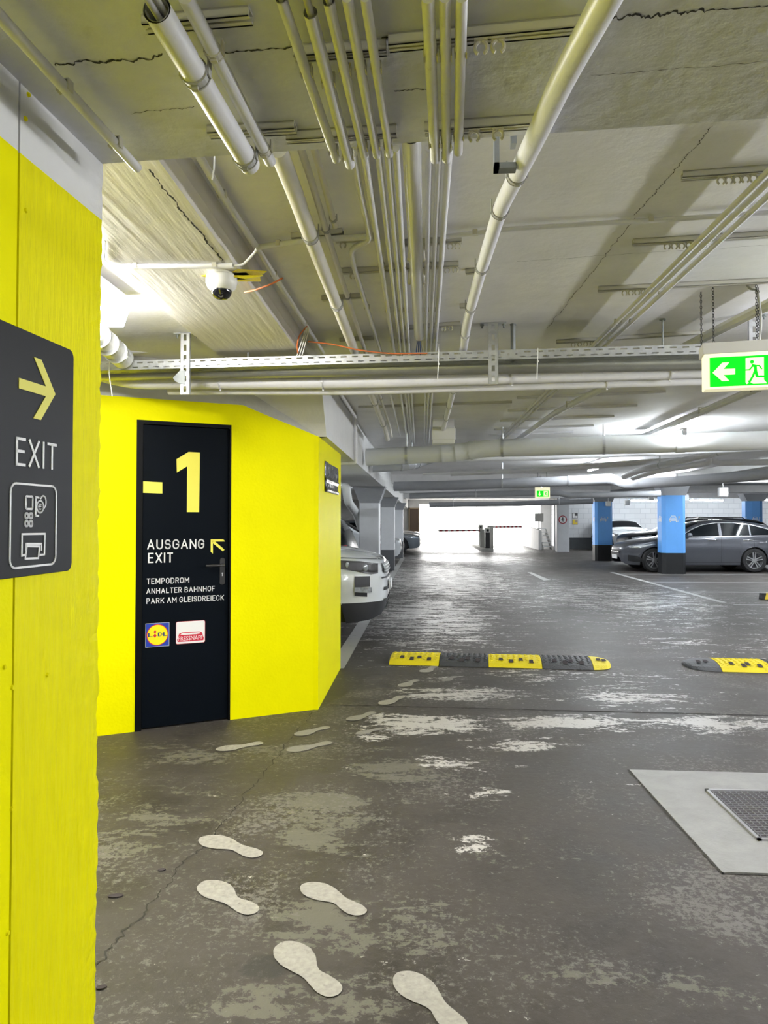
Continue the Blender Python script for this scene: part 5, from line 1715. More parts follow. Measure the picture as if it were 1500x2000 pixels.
class CarShape:
    """body surface as half-width over (x from the nose, z)"""

    def __init__(s, L, top, belt, bottom, plan, arches, R, zwheel, tum=0.42, crown=0.10, clad=0.0):
        s.L, s.top, s.belt, s.bottom, s.plan = L, smooth_tab(top), belt, bottom, smooth_tab(plan)
        s.arches, s.R, s.zw, s.tum, s.crown, s.clad = arches, R, zwheel, tum, crown, clad

    def zt(s, x):
        return interp(s.top, x)

    def zb(s, x):
        z = interp(s.bottom, x)
        for a in s.arches:
            if abs(x - a) < s.R:
                z = max(z, s.zw + math.sqrt(s.R ** 2 - (x - a) ** 2))
        return z

    def base(s, x, z):
        W = interp(s.plan, x)
        b = interp(s.belt, x)
        zc = 0.66
        f = lambda q: W * (1 - 0.07 * ((q - zc) / 0.5) ** 2) + (0.008 * math.sin((q - 0.55) * 14) if 0.5 < q < 0.85 else 0)
        if z <= b:
            return f(z)
        return f(b) - (z - b) * s.tum

    def hw(s, x, z):
        t = s.zt(x)
        c = min(s.crown, (t - s.zb(x)) * 0.5)
        w = s.base(x, min(z, t - c * 0.35))
        if z > t - c:
            q = min(1, (z - (t - c)) / c)
            w *= (max(0.0, 1 - q ** 2.4)) ** 0.45
        return max(w, 0.0)

    def ztop_at(s, x, y):
        """height of the upper surface at (x, y)"""
        lo, hi = s.zt(x) - min(s.crown, (s.zt(x) - s.zb(x)) * 0.5), s.zt(x)
        for _ in range(24):
            m = (lo + hi) / 2
            if s.hw(x, m) > abs(y):
                lo = m
            else:
                hi = m
        return lo

    def xfront(s, y, z, x0=0.0, x1=1.4):
        n = 90
        for i in range(n + 1):
            x = x0 + (x1 - x0) * i / n
            if s.zb(x) <= z <= s.zt(x) and s.hw(x, z) >= abs(y):
                lo = max(x0, x - (x1 - x0) / n)
                for _ in range(14):
                    m = (lo + x) / 2
                    if s.zb(m) <= z <= s.zt(m) and s.hw(m, z) >= abs(y):
                        x = m
                    else:
                        lo = m
                return x
        return None

    def xrear(s, y, z):
        for i in range(120):
            x = s.L - 1.2 * i / 120
            if interp(s.bottom, x) <= z <= s.zt(x) and s.hw(x, z) >= abs(y):
                return x
        return None

    def body(s, nz=26):
        xs = [0, 0.008, 0.02, 0.04, 0.07, 0.11]
        x = 0.16
        while x < s.L - 0.14:
            xs.append(x)
            x += 0.05
        xs += [s.L - 0.10, s.L - 0.06, s.L - 0.03, s.L - 0.01, s.L]
        for a in s.arches:
            for k in range(-6, 7):
                xs.append(a + s.R * math.sin(math.radians(15 * k)) * 0.999)
        xs = sorted(set(round(v, 4) for v in xs))
        up, low = MB(), MB()
        rows = []
        for x in xs:
            zb, zt = s.zb(x), s.zt(x)
            row = []
            for j in range(nz + 1):
                nc = 7 if zb < s.clad < zt else 0
                if j < nc:
                    z = zb + (s.clad - zb) * j / nc
                else:
                    za = s.clad if nc else zb
                    u = 1 - (1 - (j - nc) / (nz - nc)) ** 1.6
                    z = za + (zt - za) * u
                row.append((x, s.hw(x, z) if j < nz else 0.0, z))
            rows.append(row)
        vs = []
        for row in rows:
            vs += [(x, -y, z) for x, y, z in row] + [(x, y, z) for x, y, z in row]
        w = 2 * (nz + 1)
        fu, fl = [], []
        for i in range(len(rows) - 1):
            for j in range(nz):
                a = i * w + j
                zc = (rows[i][j][2] + rows[i][j + 1][2] + rows[i + 1][j][2] + rows[i + 1][j + 1][2]) / 4
                tgt = fl if zc < s.clad else fu
                tgt.append((a, a + w, a + w + 1, a + 1))
                b = a + nz + 1
                tgt.append((b + 1, b + w + 1, b + w, b))
        for i, rev in ((0, False), (len(rows) - 1, True)):
            for j in range(nz):
                a = i * w + j
                b = a + nz + 1
                q = (a, a + 1, b + 1, b)
                zc = rows[i][j][2]
                (fl if zc < s.clad else fu).append(tuple(reversed(q)) if rev else q)
        up.add(vs, fu)
        low.add(vs, fl)
        return up, low

    def side(s, mb, lower, upper, side, off=0.006, nx=26, nz=5):
        """patch on the flank between two (x, z) lines"""
        x0, x1 = lower[0][0], lower[-1][0]
        vs, fs = [], []
        for i in range(nx + 1):
            x = x0 + (x1 - x0) * i / nx
            a, b = interp(lower, x), interp(upper, x)
            for j in range(nz + 1):
                z = a + (b - a) * j / nz
                vs.append((x, side * (s.hw(x, z) + off), z))
        for i in range(nx):
            for j in range(nz):
                a = i * (nz + 1) + j
                q = (a, a + nz + 1, a + nz + 2, a + 1)
                fs.append(q if side < 0 else tuple(reversed(q)))
        return mb.add(vs, fs)

    def topp(s, mb, x0, x1, w0, w1, off=0.006, nx=10, ny=12):
        """patch on the upper surface (windscreen, rear window); w0, w1 half widths as a share of the body"""
        vs, fs = [], []
        for i in range(nx + 1):
            x = x0 + (x1 - x0) * i / nx
            ww = w0 + (w1 - w0) * i / nx
            zc = s.zt(x) - s.crown
            base = s.hw(x, zc)
            for j in range(ny + 1):
                y = base * ww * (-1 + 2 * j / ny)
                vs.append((x, y, s.ztop_at(x, y) + off))
        for i in range(nx):
            for j in range(ny):
                a = i * (ny + 1) + j
                fs.append((a, a + ny + 1, a + ny + 2, a + 1))
        return mb.add(vs, fs)

    def front(s, mb, y0, y1, lower, upper, off=0.008, ny=14, nz=8, rear=False):
        """patch on the nose; lower, upper heights as functions of y (tables)"""
        grid = []
        for i in range(ny + 1):
            y = y0 + (y1 - y0) * i / ny
            a, b = interp(lower, y), interp(upper, y)
            col = []
            for j in range(nz + 1):
                z = a + (b - a) * j / nz
                x = s.xrear(y, z) if rear else s.xfront(y, z)
                col.append(None if x is None else (x + off if rear else x - off, y, z))
            grid.append(col)
        vs, ids = [], {}
        for i, c in enumerate(grid):
            for j, p in enumerate(c):
                if p:
                    ids[i, j] = len(vs)
                    vs.append(p)
        fs = []
        for i in range(ny):
            for j in range(nz):
                k = [(i, j), (i + 1, j), (i + 1, j + 1), (i, j + 1)]
                if all(q in ids for q in k):
                    q = tuple(ids[q] for q in k)
                    fs.append(q if rear else tuple(reversed(q)))
        if vs:
            mb.add(vs, fs)
        return mb


def wheel(t, x, y, r, side, w=0.21, spokes=5, bright=True):
    """tyre with rim and spokes as sub-parts; side is -1 or 1"""
    ax = (0, side, 0)
    c = (x, y - side * w / 2, r)
    o = obj('wheel', MB().lathe([(r * 0.68, w), (r * 0.74, w + 0.004), (r * 0.92, w), (r, w * 0.84), (r, w * 0.14), (r * 0.92, 0.0), (r * 0.66, 0.0), (r * 0.66, w * 0.5)], c, ax, 36), 'tyre', t, smooth=True, world=False)
    rim = MB().lathe([(r * 0.70, w * 0.97), (r * 0.66, w * 0.97), (r * 0.63, w * 0.70), (r * 0.60, w * 0.5)], c, ax, 36)
    obj('rim', rim, 'rim_silver', o, smooth=True, world=False)
    obj('brake_disc', MB().disc((x, y - side * w / 2 + side * w * 0.5, r), ax, r * 0.61, 28), 'rim_dark', o, world=False)
    sp = MB()
    for k in range(spokes):
        a = 2 * math.pi * k / spokes + 0.3
        d = Vector((math.cos(a), 0, math.sin(a)))
        q = Vector((-math.sin(a), 0, math.cos(a)))
        yo = y + side * w * 0.30
        cc = Vector((x, yo, r))
        for s_ in (-1, 1):
            p0, p1 = cc + d * r * 0.10 + q * s_ * r * 0.05, cc + d * r * 0.67 + q * s_ * r * 0.11
            e = q * r * 0.045
            sp.prism([p0 - e, p0 + e, p1 + e, p1 - e], (0, side * w * 0.12, 0))
    sp.lathe([(0.0, w * 0.16), (r * 0.13, w * 0.14), (r * 0.15, 0.0)], (x, y + side * w * 0.28, r), ax, 20)
    obj('spokes', sp, 'rim_silver' if bright else 'rim_dark', o, world=False)


def build_car(name, label, loc, rz, sh, paint, track, wheels=True, bright=True):
    t = thing(name, label, 'car', loc, None, rz)
    up, low = sh.body()
    obj('body', up, paint, t, smooth=True, world=False, flat_angle=50)
    if low.f:
        obj('cladding', low, 'car_cladding', t, smooth=True, world=False, flat_angle=50)
    wmax = max(w for _, w in sh.plan)
    zb = min(z for _, z in sh.bottom)
    obj('underbody', MB().box((0.35, -wmax * 0.80, zb + 0.01), (sh.L - 0.3, wmax * 0.80, sh.zw + sh.R + 0.05)), 'car_cladding', t, world=False)
    if wheels:
        for a in sh.arches:
            for s_ in (-1, 1):
                wheel(t, a, s_ * (track - 0.095), sh.zw, s_, bright=bright)
    return t


# grey estate wagon parked across, nose toward the lane
wag = CarShape(4.69, [(0, 0.58), (0.03, 0.66), (0.10, 0.745), (0.3, 0.825), (0.7, 0.905), (1.1, 0.96), (1.35, 1.0), (1.62, 1.15), (1.95, 1.315), (2.3, 1.415), (2.75, 1.45), (3.2, 1.435), (3.7, 1.38), (4.15, 1.285), (4.40, 1.19), (4.53, 1.05), (4.62, 0.92), (4.67, 0.82), (4.69, 0.66)],
               [(0, 0.72), (0.8, 0.84), (1.4, 0.93), (4.3, 0.985), (4.69, 0.96)],
               [(0, 0.40), (0.03, 0.28), (0.12, 0.21), (0.5, 0.19), (1.4, 0.20), (3.3, 0.20), (4.3, 0.24), (4.6, 0.32), (4.69, 0.42)],
               [(0, 0.42), (0.03, 0.53), (0.10, 0.66), (0.25, 0.78), (0.5, 0.86), (0.9, 0.905), (1.6, 0.91), (3.8, 0.91), (4.3, 0.87), (4.55, 0.76), (4.66, 0.62), (4.69, 0.5)],
               [0.84, 3.53], 0.365, 0.335, tum=0.40, crown=0.085)
t = build_car('car', 'dark grey estate wagon parked across behind the front blue pillar', (5.60, 21.75, 0), 0, wag, 'car_grey', 0.90)
gl = MB()
g_low = [(1.62, 0.985), (2.6, 1.0), (4.02, 1.03), (4.22, 1.07)]
g_up = [(1.62, 1.02), (1.9, 1.18), (2.2, 1.30), (2.6, 1.355), (3.0, 1.355), (3.5, 1.30), (4.0, 1.16), (4.22, 1.09)]


def cut(tab, a, b, n=8):
    return [(a + (b - a) * i / n, interp(tab, a + (b - a) * i / n)) for i in range(n + 1)]


for s_ in (-1, 1):
    for a, b in ((1.62, 2.60), (2.68, 3.42), (3.46, 4.22)):
        obj('side_window', wag.side(MB(), cut(g_low, a, b), cut(g_up, a, b), s_), 'car_glass', t, world=False)
    tr = MB()
    tr = wag.side(tr, [(x, z - 0.02) for x, z in g_low], [(x, z - 0.006) for x, z in g_low], s_, 0.008, 30, 1)
    tr = wag.side(tr, [(x, z + 0.004) for x, z in g_up], [(x, z + 0.022) for x, z in g_up], s_, 0.008, 30, 1)
    obj('window_trim', tr, 'chrome', t, world=False)
    obj('sill', wag.side(MB(), [(1.24, 0.205), (3.14, 0.215)], [(1.24, 0.25), (3.14, 0.265)], s_, 0.012, 20, 2), 'chrome' if False else 'car_grey', t, world=False)
    seam = MB()
    for x in (1.55, 2.64, 3.52):
        zt_ = interp(g_low, x) - 0.02
        seam = wag.side(seam, [(x, 0.27), (x + 0.008, 0.27)], [(x, zt_), (x + 0.008, zt_)], s_, 0.003, 1, 14)
    seam = wag.side(seam, [(1.55, 0.265), (3.4, 0.275)], [(1.55, 0.273), (3.4, 0.283)], s_, 0.003, 20, 1)
    obj('door_seam', seam, 'car_cladding', t, world=False)
    for x in (2.42, 3.38):
        yy = s_ * (wag.hw(x, 0.89) + 0.004)
        h = MB().tube([(x - 0.13, yy - s_ * 0.004, 0.885), (x - 0.09, yy + s_ * 0.022, 0.893), (x + 0.07, yy + s_ * 0.022, 0.897), (x + 0.11, yy - s_ * 0.004, 0.895)], 0.014, 10)
        obj('door_handle', h, 'chrome', t, smooth=True, world=False)
    yy = s_ * wag.hw(1.72, 1.0)
    mir = MB().lathe([(0.0, -0.11), (0.05, -0.10), (0.068, -0.03), (0.066, 0.06), (0.0, 0.075)], (1.75, yy + s_ * 0.11, 1.02), (0.15, s_, 0.05), 14)
    obj('mirror', mir, 'car_grey', t, smooth=True, world=False)
    hl = wag.side(MB(), [(0.19, 0.665), (0.45, 0.675), (0.86, 0.76)], [(0.19, 0.715), (0.45, 0.765), (0.86, 0.79)], s_, 0.008, 16, 4)
    obj('headlamp', hl, 'head_lamp', t, world=False)
    br_ = wag.side(MB(), [(0.30, 0.69), (0.78, 0.755)], [(0.30, 0.705), (0.78, 0.77)], s_, 0.012, 12, 1)
    obj('daytime_light', br_, 'letter_white', t, world=False)
    iv = wag.side(MB(), [(0.16, 0.30), (0.35, 0.28), (0.66, 0.30)], [(0.16, 0.47), (0.35, 0.45), (0.66, 0.33)], s_, 0.008, 14, 4)
    obj('air_intake', iv, 'car_cladding', t, world=False)
    tl = wag.side(MB(), [(4.36, 0.86), (4.62, 0.84)], [(4.36, 0.95), (4.62, 0.93)], s_, 0.008, 8, 4)
    obj('tail_lamp', tl, 'tail_red', t, world=False)
obj('windscreen', wag.topp(MB(), 1.40, 2.12, 0.86, 0.80), 'car_glass', t, world=False)
obj('rear_window', wag.topp(MB(), 4.22, 4.50, 0.78, 0.84), 'car_glass', t, world=False)
obj('grille', wag.front(MB(), -0.42, 0.42, [(-0.42, 0.48), (-0.34, 0.44), (0.34, 0.44), (0.42, 0.48)], [(-0.42, 0.60), (0.42, 0.60)]), 'car_cladding', t, world=False)
obj('grille_bar', wag.front(MB(), -0.42, 0.42, [(-0.42, 0.53), (0.42, 0.53)], [(-0.42, 0.55), (0.42, 0.55)], 0.014), 'chrome', t, world=False)
obj('number_plate', MB().box((-0.03, -0.26, 0.34), (-0.012, 0.26, 0.45)), 'letter_white', t, world=False)


def wagon_like(label, loc, rz, sh, paint, roof_rails=False, light=True, bright=True, track=0.9):
    t = build_car('car', label, loc, rz, sh, paint, track, bright=bright)
    L = sh.L
    b0 = interp(sh.belt, 2.0)
    zmax = max(z for _, z in sh.top)
    for s_ in (-1, 1):
        for a, b in ((0.365, 0.545), (0.56, 0.73), (0.745, 0.88)):
            lo = [(a * L, interp(sh.belt, a * L) + 0.05), (b * L, interp(sh.belt, b * L) + 0.055)]
            up = cut([(x, max(z - 0.12, interp(sh.belt, x) + 0.07)) for x, z in sh.top], a * L, b * L)
            obj('side_window', sh.side(MB(), lo, up, s_), 'car_glass', t, world=False)
        seam = MB()
        for a in (0.355, 0.552, 0.737):
            x = a * L
            seam = sh.side(seam, [(x, 0.3), (x + 0.008, 0.3)], [(x, b0 + 0.02), (x + 0.008, b0 + 0.02)], s_, 0.003, 1, 12)
        obj('door_seam', seam, 'car_cladding', t, world=False)
        zf = interp(sh.top, 0.3)
        obj('headlamp', sh.side(MB(), [(0.17, zf - 0.20), (0.75, zf - 0.10)], [(0.17, zf - 0.10), (0.75, zf - 0.03)], s_, 0.009, 14, 4), 'head_lamp', t, world=False)
        obj('tail_lamp', sh.side(MB(), [(L - 0.42, b0 - 0.06), (L - 0.07, b0 - 0.10)], [(L - 0.42, b0 + 0.04), (L - 0.07, b0 + 0.03)], s_, 0.009, 8, 4), 'tail_red', t, world=False)
        yy = s_ * sh.hw(0.38 * L, b0)
        obj('mirror', MB().lathe([(0.0, -0.11), (0.05, -0.10), (0.07, -0.03), (0.068, 0.06), (0.0, 0.075)], (0.375 * L, yy + s_ * 0.11, b0 + 0.08), (0.15, s_, 0.05), 14), paint, t, smooth=True, world=False)
        if roof_rails:
            y = s_ * 0.55
            pts = [(0.48 * L, y, sh.ztop_at(0.48 * L, y) - 0.01), (0.50 * L, y, sh.ztop_at(0.5 * L, y) + 0.05), (0.78 * L, y, sh.ztop_at(0.78 * L, y) + 0.05), (0.80 * L, y, sh.ztop_at(0.8 * L, y) - 0.01)]
            obj('roof_rail', MB().tube(pts, 0.016, 8), 'car_cladding', t, world=False)
    obj('windscreen', sh.topp(MB(), 0.315 * L, 0.44 * L, 0.88, 0.80), 'car_glass', t, world=False)
    obj('rear_window', sh.topp(MB(), 0.91 * L, 0.965 * L, 0.78, 0.82), 'car_glass', t, world=False)
    zf = interp(sh.top, 0.06)
    obj('grille', sh.front(MB(), -0.45, 0.45, [(-0.45, zf - 0.26), (0.45, zf - 0.26)], [(-0.45, zf - 0.08), (0.45, zf - 0.08)]), 'car_cladding', t, world=False)
    obj('lower_intake', sh.front(MB(), -0.5, 0.5, [(-0.5, 0.32), (0.5, 0.32)], [(-0.5, 0.42), (0.5, 0.42)]), 'car_cladding', t, world=False)
    obj('number_plate', sh.front(MB(), -0.26, 0.26, [(-0.26, 0.44), (0.26, 0.44)], [(-0.26, 0.55), (0.26, 0.55)], 0.02, 4, 2), 'letter_white', t, world=False)
    obj('rear_plate', sh.front(MB(), -0.26, 0.26, [(-0.26, 0.62), (0.26, 0.62)], [(-0.26, 0.73), (0.26, 0.73)], 0.02, 4, 2, True), 'letter_white', t, world=False)
    return t


def suv_shape(L=4.5, H=1.62, hood=1.03, W=0.93, wind=1.2, clad=0.0):
    return CarShape(L, [(0, 0.66), (0.03, 0.80), (0.09, hood - 0.10), (0.3, hood - 0.04), (0.8, hood + 0.02), (wind, hood + 0.07), (wind + 0.35, hood + 0.24), (wind + 0.75, H - 0.10), (wind + 1.1, H - 0.02), (L * 0.6, H), (L - 0.9, H - 0.04), (L - 0.42, H - 0.13), (L - 0.2, H - 0.35), (L - 0.07, hood), (L, 0.75)],
                    [(0, hood - 0.12), (wind, hood - 0.06), (L - 0.3, hood - 0.01), (L, hood - 0.02)],
                    [(0, 0.46), (0.03, 0.34), (0.12, 0.26), (0.5, 0.22), (L - 0.5, 0.24), (L - 0.1, 0.34), (L, 0.5)],
                    [(0, 0.45), (0.03, 0.58), (0.1, 0.71), (0.28, 0.83), (0.6, W - 0.03), (1.2, W), (L - 1.2, W), (L - 0.5, W - 0.03), (L - 0.15, W - 0.13), (L - 0.04, W - 0.24), (L, W - 0.4)],
                    [0.90, L - 0.93], 0.40, 0.36, tum=0.30, crown=0.12, clad=clad)


wagon_like('black wagon with roof rails parked just behind the grey wagon', (XD(1210, 24.4), 24.4, 0), 0, suv_shape(4.7, 1.52, 1.05, 0.92, 1.15), 'car_black', True)
wagon_like('white parked car facing the camera in the bay by the brick wall', (XD(1243, 33.3), 33.3, 0), math.pi / 2 + 0.06, suv_shape(4.5, 1.48, 0.95, 0.92, 1.2), 'car_white', False)
wagon_like('black SUV with red tail lamp parked behind the white SUV', (-1.0 - 4.7, 11.9, 0), 0, suv_shape(4.7, 1.70, 1.08, 0.94, 1.25), 'car_black', False)
wagon_like('white car between the second and third grey pillars, mostly hidden', (-0.66, 25.0, 0), math.pi, suv_shape(4.3, 1.48, 0.92, 0.9, 1.15), 'car_white', False)
wagon_like('slate grey car at the far end of the row, nose toward the lane', (-0.02, 32.2, 0), math.pi, suv_shape(4.3, 1.45, 0.90, 0.9, 1.15), 'car_slate', False)
wagon_like('white car behind the slate one, last before the daylit exit', (0.02, 35.0, 0), math.pi, suv_shape(4.3, 1.48, 0.95, 0.9, 1.15), 'car_white', False)

# white SUV by the yellow wall, nose into the lane
ev = CarShape(4.36, [(0, 0.74), (0.015, 0.86), (0.05, 0.955), (0.12, 1.005), (0.35, 1.07), (0.8, 1.14), (1.1, 1.175), (1.35, 1.23), (1.75, 1.40), (2.1, 1.55), (2.5, 1.60), (3.3, 1.57), (3.9, 1.50), (4.15, 1.38), (4.28, 1.10), (4.36, 0.85)],
              [(0, 0.90), (0.5, 0.97), (1.2, 1.02), (4.36, 1.10)],
              [(0, 0.52), (0.02, 0.40), (0.07, 0.32), (0.18, 0.27), (0.5, 0.24), (3.8, 0.26), (4.2, 0.34), (4.36, 0.5)],
              [(0, 0.28), (0.02, 0.42), (0.07, 0.55), (0.15, 0.66), (0.28, 0.77), (0.45, 0.86), (0.7, 0.925), (1.1, 0.955), (3.6, 0.955), (4.1, 0.88), (4.3, 0.72), (4.36, 0.55)],
              [0.92, 3.58], 0.42, 0.37, tum=0.30, crown=0.10, clad=0.48)
t = build_car('car', 'white SUV poking its nose into the lane past the yellow side wall', (-0.41, 9.45, 0), math.pi, ev, 'car_white', 0.93)
for s_ in (-1, 1):
    hl = ev.side(MB(), [(0.10, 0.81), (0.18, 0.805), (0.45, 0.87), (1.05, 0.975)], [(0.10, 0.93), (0.3, 0.965), (0.6, 0.985), (1.05, 1.0)], s_, 0.008, 24, 6)
    h_ = obj('headlamp', hl, 'black_plastic', t, world=False)
    for x, z, r in ((0.24, 0.885, 0.036), (0.44, 0.925, 0.032), (0.64, 0.95, 0.022)):
        c = Vector((x, s_ * (ev.hw(x, z) + 0.006), z))
        obj('lamp_lens', MB().lathe([(0, 0.004), (r * 0.5, 0.005), (r, 0.003), (r * 1.1, 0.0)], c, (-0.62, s_ * 0.78, 0.05), 20), 'head_lamp', h_, smooth=True, world=False)
    fg = ev.side(MB(), [(0.19, 0.66), (0.36, 0.66)], [(0.19, 0.785), (0.36, 0.79)], s_, 0.008, 8, 4)
    f_ = obj('fog_recess', fg, 'car_cladding', t, world=False)
    obj('fog_lamp', ev.side(MB(), [(0.165, 0.595), (0.36, 0.61)], [(0.165, 0.655), (0.36, 0.665)], s_, 0.022, 8, 3), 'head_lamp', f_, world=False)
    obj('fog_duct', ev.side(MB(), [(0.22, 0.545), (0.36, 0.565)], [(0.22, 0.592), (0.36, 0.606)], s_, 0.009, 8, 2), 'car_cladding', f_, world=False)
    hs_ = ev.side(MB(), [(0.06, 0.968), (0.4, 1.0), (1.2, 1.04)], [(0.06, 0.974), (0.4, 1.006), (1.2, 1.046)], s_, 0.003, 30, 1)
    obj('bonnet_seam', hs_, 'car_cladding', t, world=False)
    for a, b in ((1.6, 2.4), (2.45, 3.2), (3.25, 3.9)):
        lo = [(a, 1.10), (b, 1.13)]
        up_ = cut([(x, max(z - 0.12, 1.15)) for x, z in ev.top], a, b)
        obj('side_window', ev.side(MB(), lo, up_, s_), 'car_glass', t, world=False)
    yy = s_ * ev.hw(1.6, 1.05)
    obj('mirror', MB().lathe([(0.0, -0.11), (0.055, -0.10), (0.08, -0.03), (0.078, 0.06), (0.0, 0.075)], (1.6, yy + s_ * 0.12, 1.12), (0.15, s_, 0.05), 14), 'car_white', t, smooth=True, world=False)
gr = ev.front(MB(), -0.52, 0.52, [(-0.52, 0.83), (-0.45, 0.80), (0.45, 0.80), (0.52, 0.83)], [(-0.52, 0.93), (0.52, 0.93)], 0.008, 24, 6)
g_ = obj('grille', gr, 'car_cladding', t, world=False)
bars = MB()
for k in range(3):
    z = 0.828 + 0.034 * k
    bars = ev.front(bars, -0.50, 0.50, [(-0.5, z), (0.5, z)], [(-0.5, z + 0.011), (0.5, z + 0.011)], 0.020, 24, 1)
for k in range(15):
    y = -0.48 + 0.96 * k / 14
    bars = ev.front(bars, y - 0.007, y + 0.007, [(y - 0.01, 0.812), (y + 0.01, 0.812)], [(y - 0.01, 0.922), (y + 0.01, 0.922)], 0.016, 1, 5)
obj('grille_mesh', bars, 'galv_dark', g_, world=False)
lin = ev.front(MB(), -0.5, 0.5, [(-0.5, 0.60), (0.5, 0.60)], [(-0.5, 0.64), (0.5, 0.64)], 0.008, 20, 2)
lin = ev.front(lin, -0.55, 0.55, [(-0.55, 0.745), (0.55, 0.745)], [(-0.55, 0.765), (0.55, 0.765)], 0.008, 20, 2)
lin = ev.front(lin, -0.50, 0.50, [(-0.55, 0.46), (0.55, 0.46)], [(-0.55, 0.50), (0.55, 0.50)], 0.008, 20, 2)
obj('lower_grille', lin, 'car_cladding', t, world=False)
obj('number_plate', MB().box((-0.035, -0.26, 0.59), (-0.012, 0.26, 0.70)), 'letter_white', t, world=False)
obj('plate_band', MB().box((-0.038, 0.21, 0.59), (-0.034, 0.26, 0.70)), 'sticker_blue', t, world=False)
obj('skid_plate', ev.front(MB(), -0.42, 0.42, [(-0.42, 0.335), (0.42, 0.335)], [(-0.42, 0.40), (0.42, 0.40)], 0.014, 14, 3), 'galv', t, world=False)
obj('windscreen', ev.topp(MB(), 1.22, 1.98, 0.88, 0.82), 'car_glass', t, world=False)
# lettering across the bonnet edge, following its curve
uv, fs = text_polys('RANGE')
bl = MB()
vs = []
for u, v in uv:
    y = 0.36 - 0.30 * u if False else (-0.40 + 0.38 * (1 - u))
    y = 0.02 + 0.40 * u
    x = ev.xfront(y, 0.945)
    vs.append((x + 0.055 - 0.040 * v + 0.03, y, 0.0))
vs2 = []
for (x, y, z), (u, v) in zip(vs, uv):
    zz = 0.962 + 0.036 * v
    xx = ev.xfront(y, zz)
    vs2.append(((xx if xx is not None else x) - 0.006, y, zz))
bl.add(vs2, [tuple(f) for f in fs])
obj('bonnet_lettering', bl, 'black_metal', t, world=False)

# ---------------------------------------------------------------- speed bumps
def bump_profile(w, h, n=10):
    out = []
    for i in range(n + 1):
        u = -1 + 2 * i / n
        out.append((u * w / 2, h * (1 - abs(u) ** 2.6) ** 0.8 + 0.004))
    return out


BW, BH = 0.58, 0.062


def bump_segment(t, o, ex, L, m, cap=0, W=BW):
    """one rubber module; cap: -1 / 1 rounded end at the start / end"""
    ex = Vector(ex).normalized()
    ey = Vector((-ex.y, ex.x, 0))
    mb = MB()
    prof = bump_profile(W, BH)
    n = len(prof)
    if cap == 0:
        st_ = [(0, 1), (L, 1)]
    else:
        st_ = [(L * (1 - math.cos(math.radians(a))) if False else L * math.sin(math.radians(a)), math.cos(math.radians(a)) ** 0.7 if a < 90 else 0.02) for a in (0, 15, 30, 45, 60, 72, 82, 90)]
        if cap < 0:
            st_ = [(L - x, s) for x, s in reversed(st_)]
    vs = []
    for x, s in st_:
        for (y, z) in prof:
            vs.append(o + ex * x + ey * (y * s) + Vector((0, 0, 0.004 + (z - 0.004) * min(1, s ** 0.8))))
    fs = []
    for i in range(len(st_) - 1):
        for j in range(n - 1):
            a = i * n + j
            fs.append((a, a + n, a + n + 1, a + 1))
        fs.append((i * n, i * n + n - 1, (i + 1) * n + n - 1, (i + 1) * n)[::-1] if False else (i * n, (i + 1) * n - 1, (i + 2) * n - 1, (i + 1) * n))
    fs.append(tuple(range(n)))
    fs.append(tuple(reversed(range((len(st_) - 1) * n, len(st_) * n))))
    s_ = obj('bump_module' if cap == 0 else 'end_cap', mb.add(vs, fs), m, t)
    # raised chevron tread and fixing slots
    ch = MB()

    def surf(x, y, e=0.0):
        u = min(1, abs(y) / (W / 2))
        return o + ex * x + ey * y + Vector((0, 0, BH * (1 - u ** 2.6) ** 0.8 + 0.004 + e))

    if cap == 0:
        k = 9
        for i in range(k):
            x = L * (i + 0.5) / k
            for y0 in (-0.20, -0.12, -0.04, 0.04):
                for s2 in (-1, 1):
                    ya, yb, yc = y0, y0 + 0.035, y0 + 0.07
                    xa = x - 0.014
                    if s2 < 0:
                        ch.prism([surf(xa, ya, 0), surf(xa + 0.010, ya, 0), surf(xa + 0.034, yb, 0), surf(xa + 0.024, yb, 0)], (0, 0, 0.005))
                    else:
                        ch.prism([surf(xa + 0.024, yb, 0), surf(xa + 0.034, yb, 0), surf(xa + 0.010, yc, 0), surf(xa, yc, 0)], (0, 0, 0.005))
        obj('tread', ch, m, s_)
    sl = MB()
    xs = ([0.12, 0.22, L - 0.20, L - 0.10] if cap == 0 else [L * 0.35 if cap > 0 else L * 0.65, L * 0.6 if cap > 0 else L * 0.4])
    for i, x in enumerate(xs):
        y = -0.19 if i % 2 else -0.15
        if cap:
            y *= 0.55
        e = 0.006
        sl.prism([surf(x - 0.022, y - 0.035, e), surf(x + 0.022, y - 0.035, e), surf(x + 0.018, y + 0.035, e), surf(x - 0.018, y + 0.035, e)], (0, 0, 0.002))
    obj('fixing_slot', sl, 'pit_dark', s_)
    return s_


def speed_bump(label, px, ms, cap_first=None, cap_last=None):
    """px: points along the front edge of the joints"""
    q = [PZ(x, y, 0) for x, y in px]
    ex = (q[-1] - q[0]).normalized()
    ey = Vector((-ex.y, ex.x, 0))
    mid = (q[0] + q[-1]) / 2 + ey * BW / 2
    t = thing('speed_bump', label, 'speed bump', (mid.x, mid.y, 0), 'speed bumps')
    for i, m in enumerate(ms):
        a = (q[i] - q[0]).dot(ex)
        b = (q[i + 1] - q[0]).dot(ex)
        cap = -1 if (cap_first and i == 0) else (1 if (cap_last and i == len(ms) - 1) else 0)
        bump_segment(t, q[0] + ex * (a + 0.003) + ey * BW / 2, ex, b - a - 0.006, m, cap)
    return t


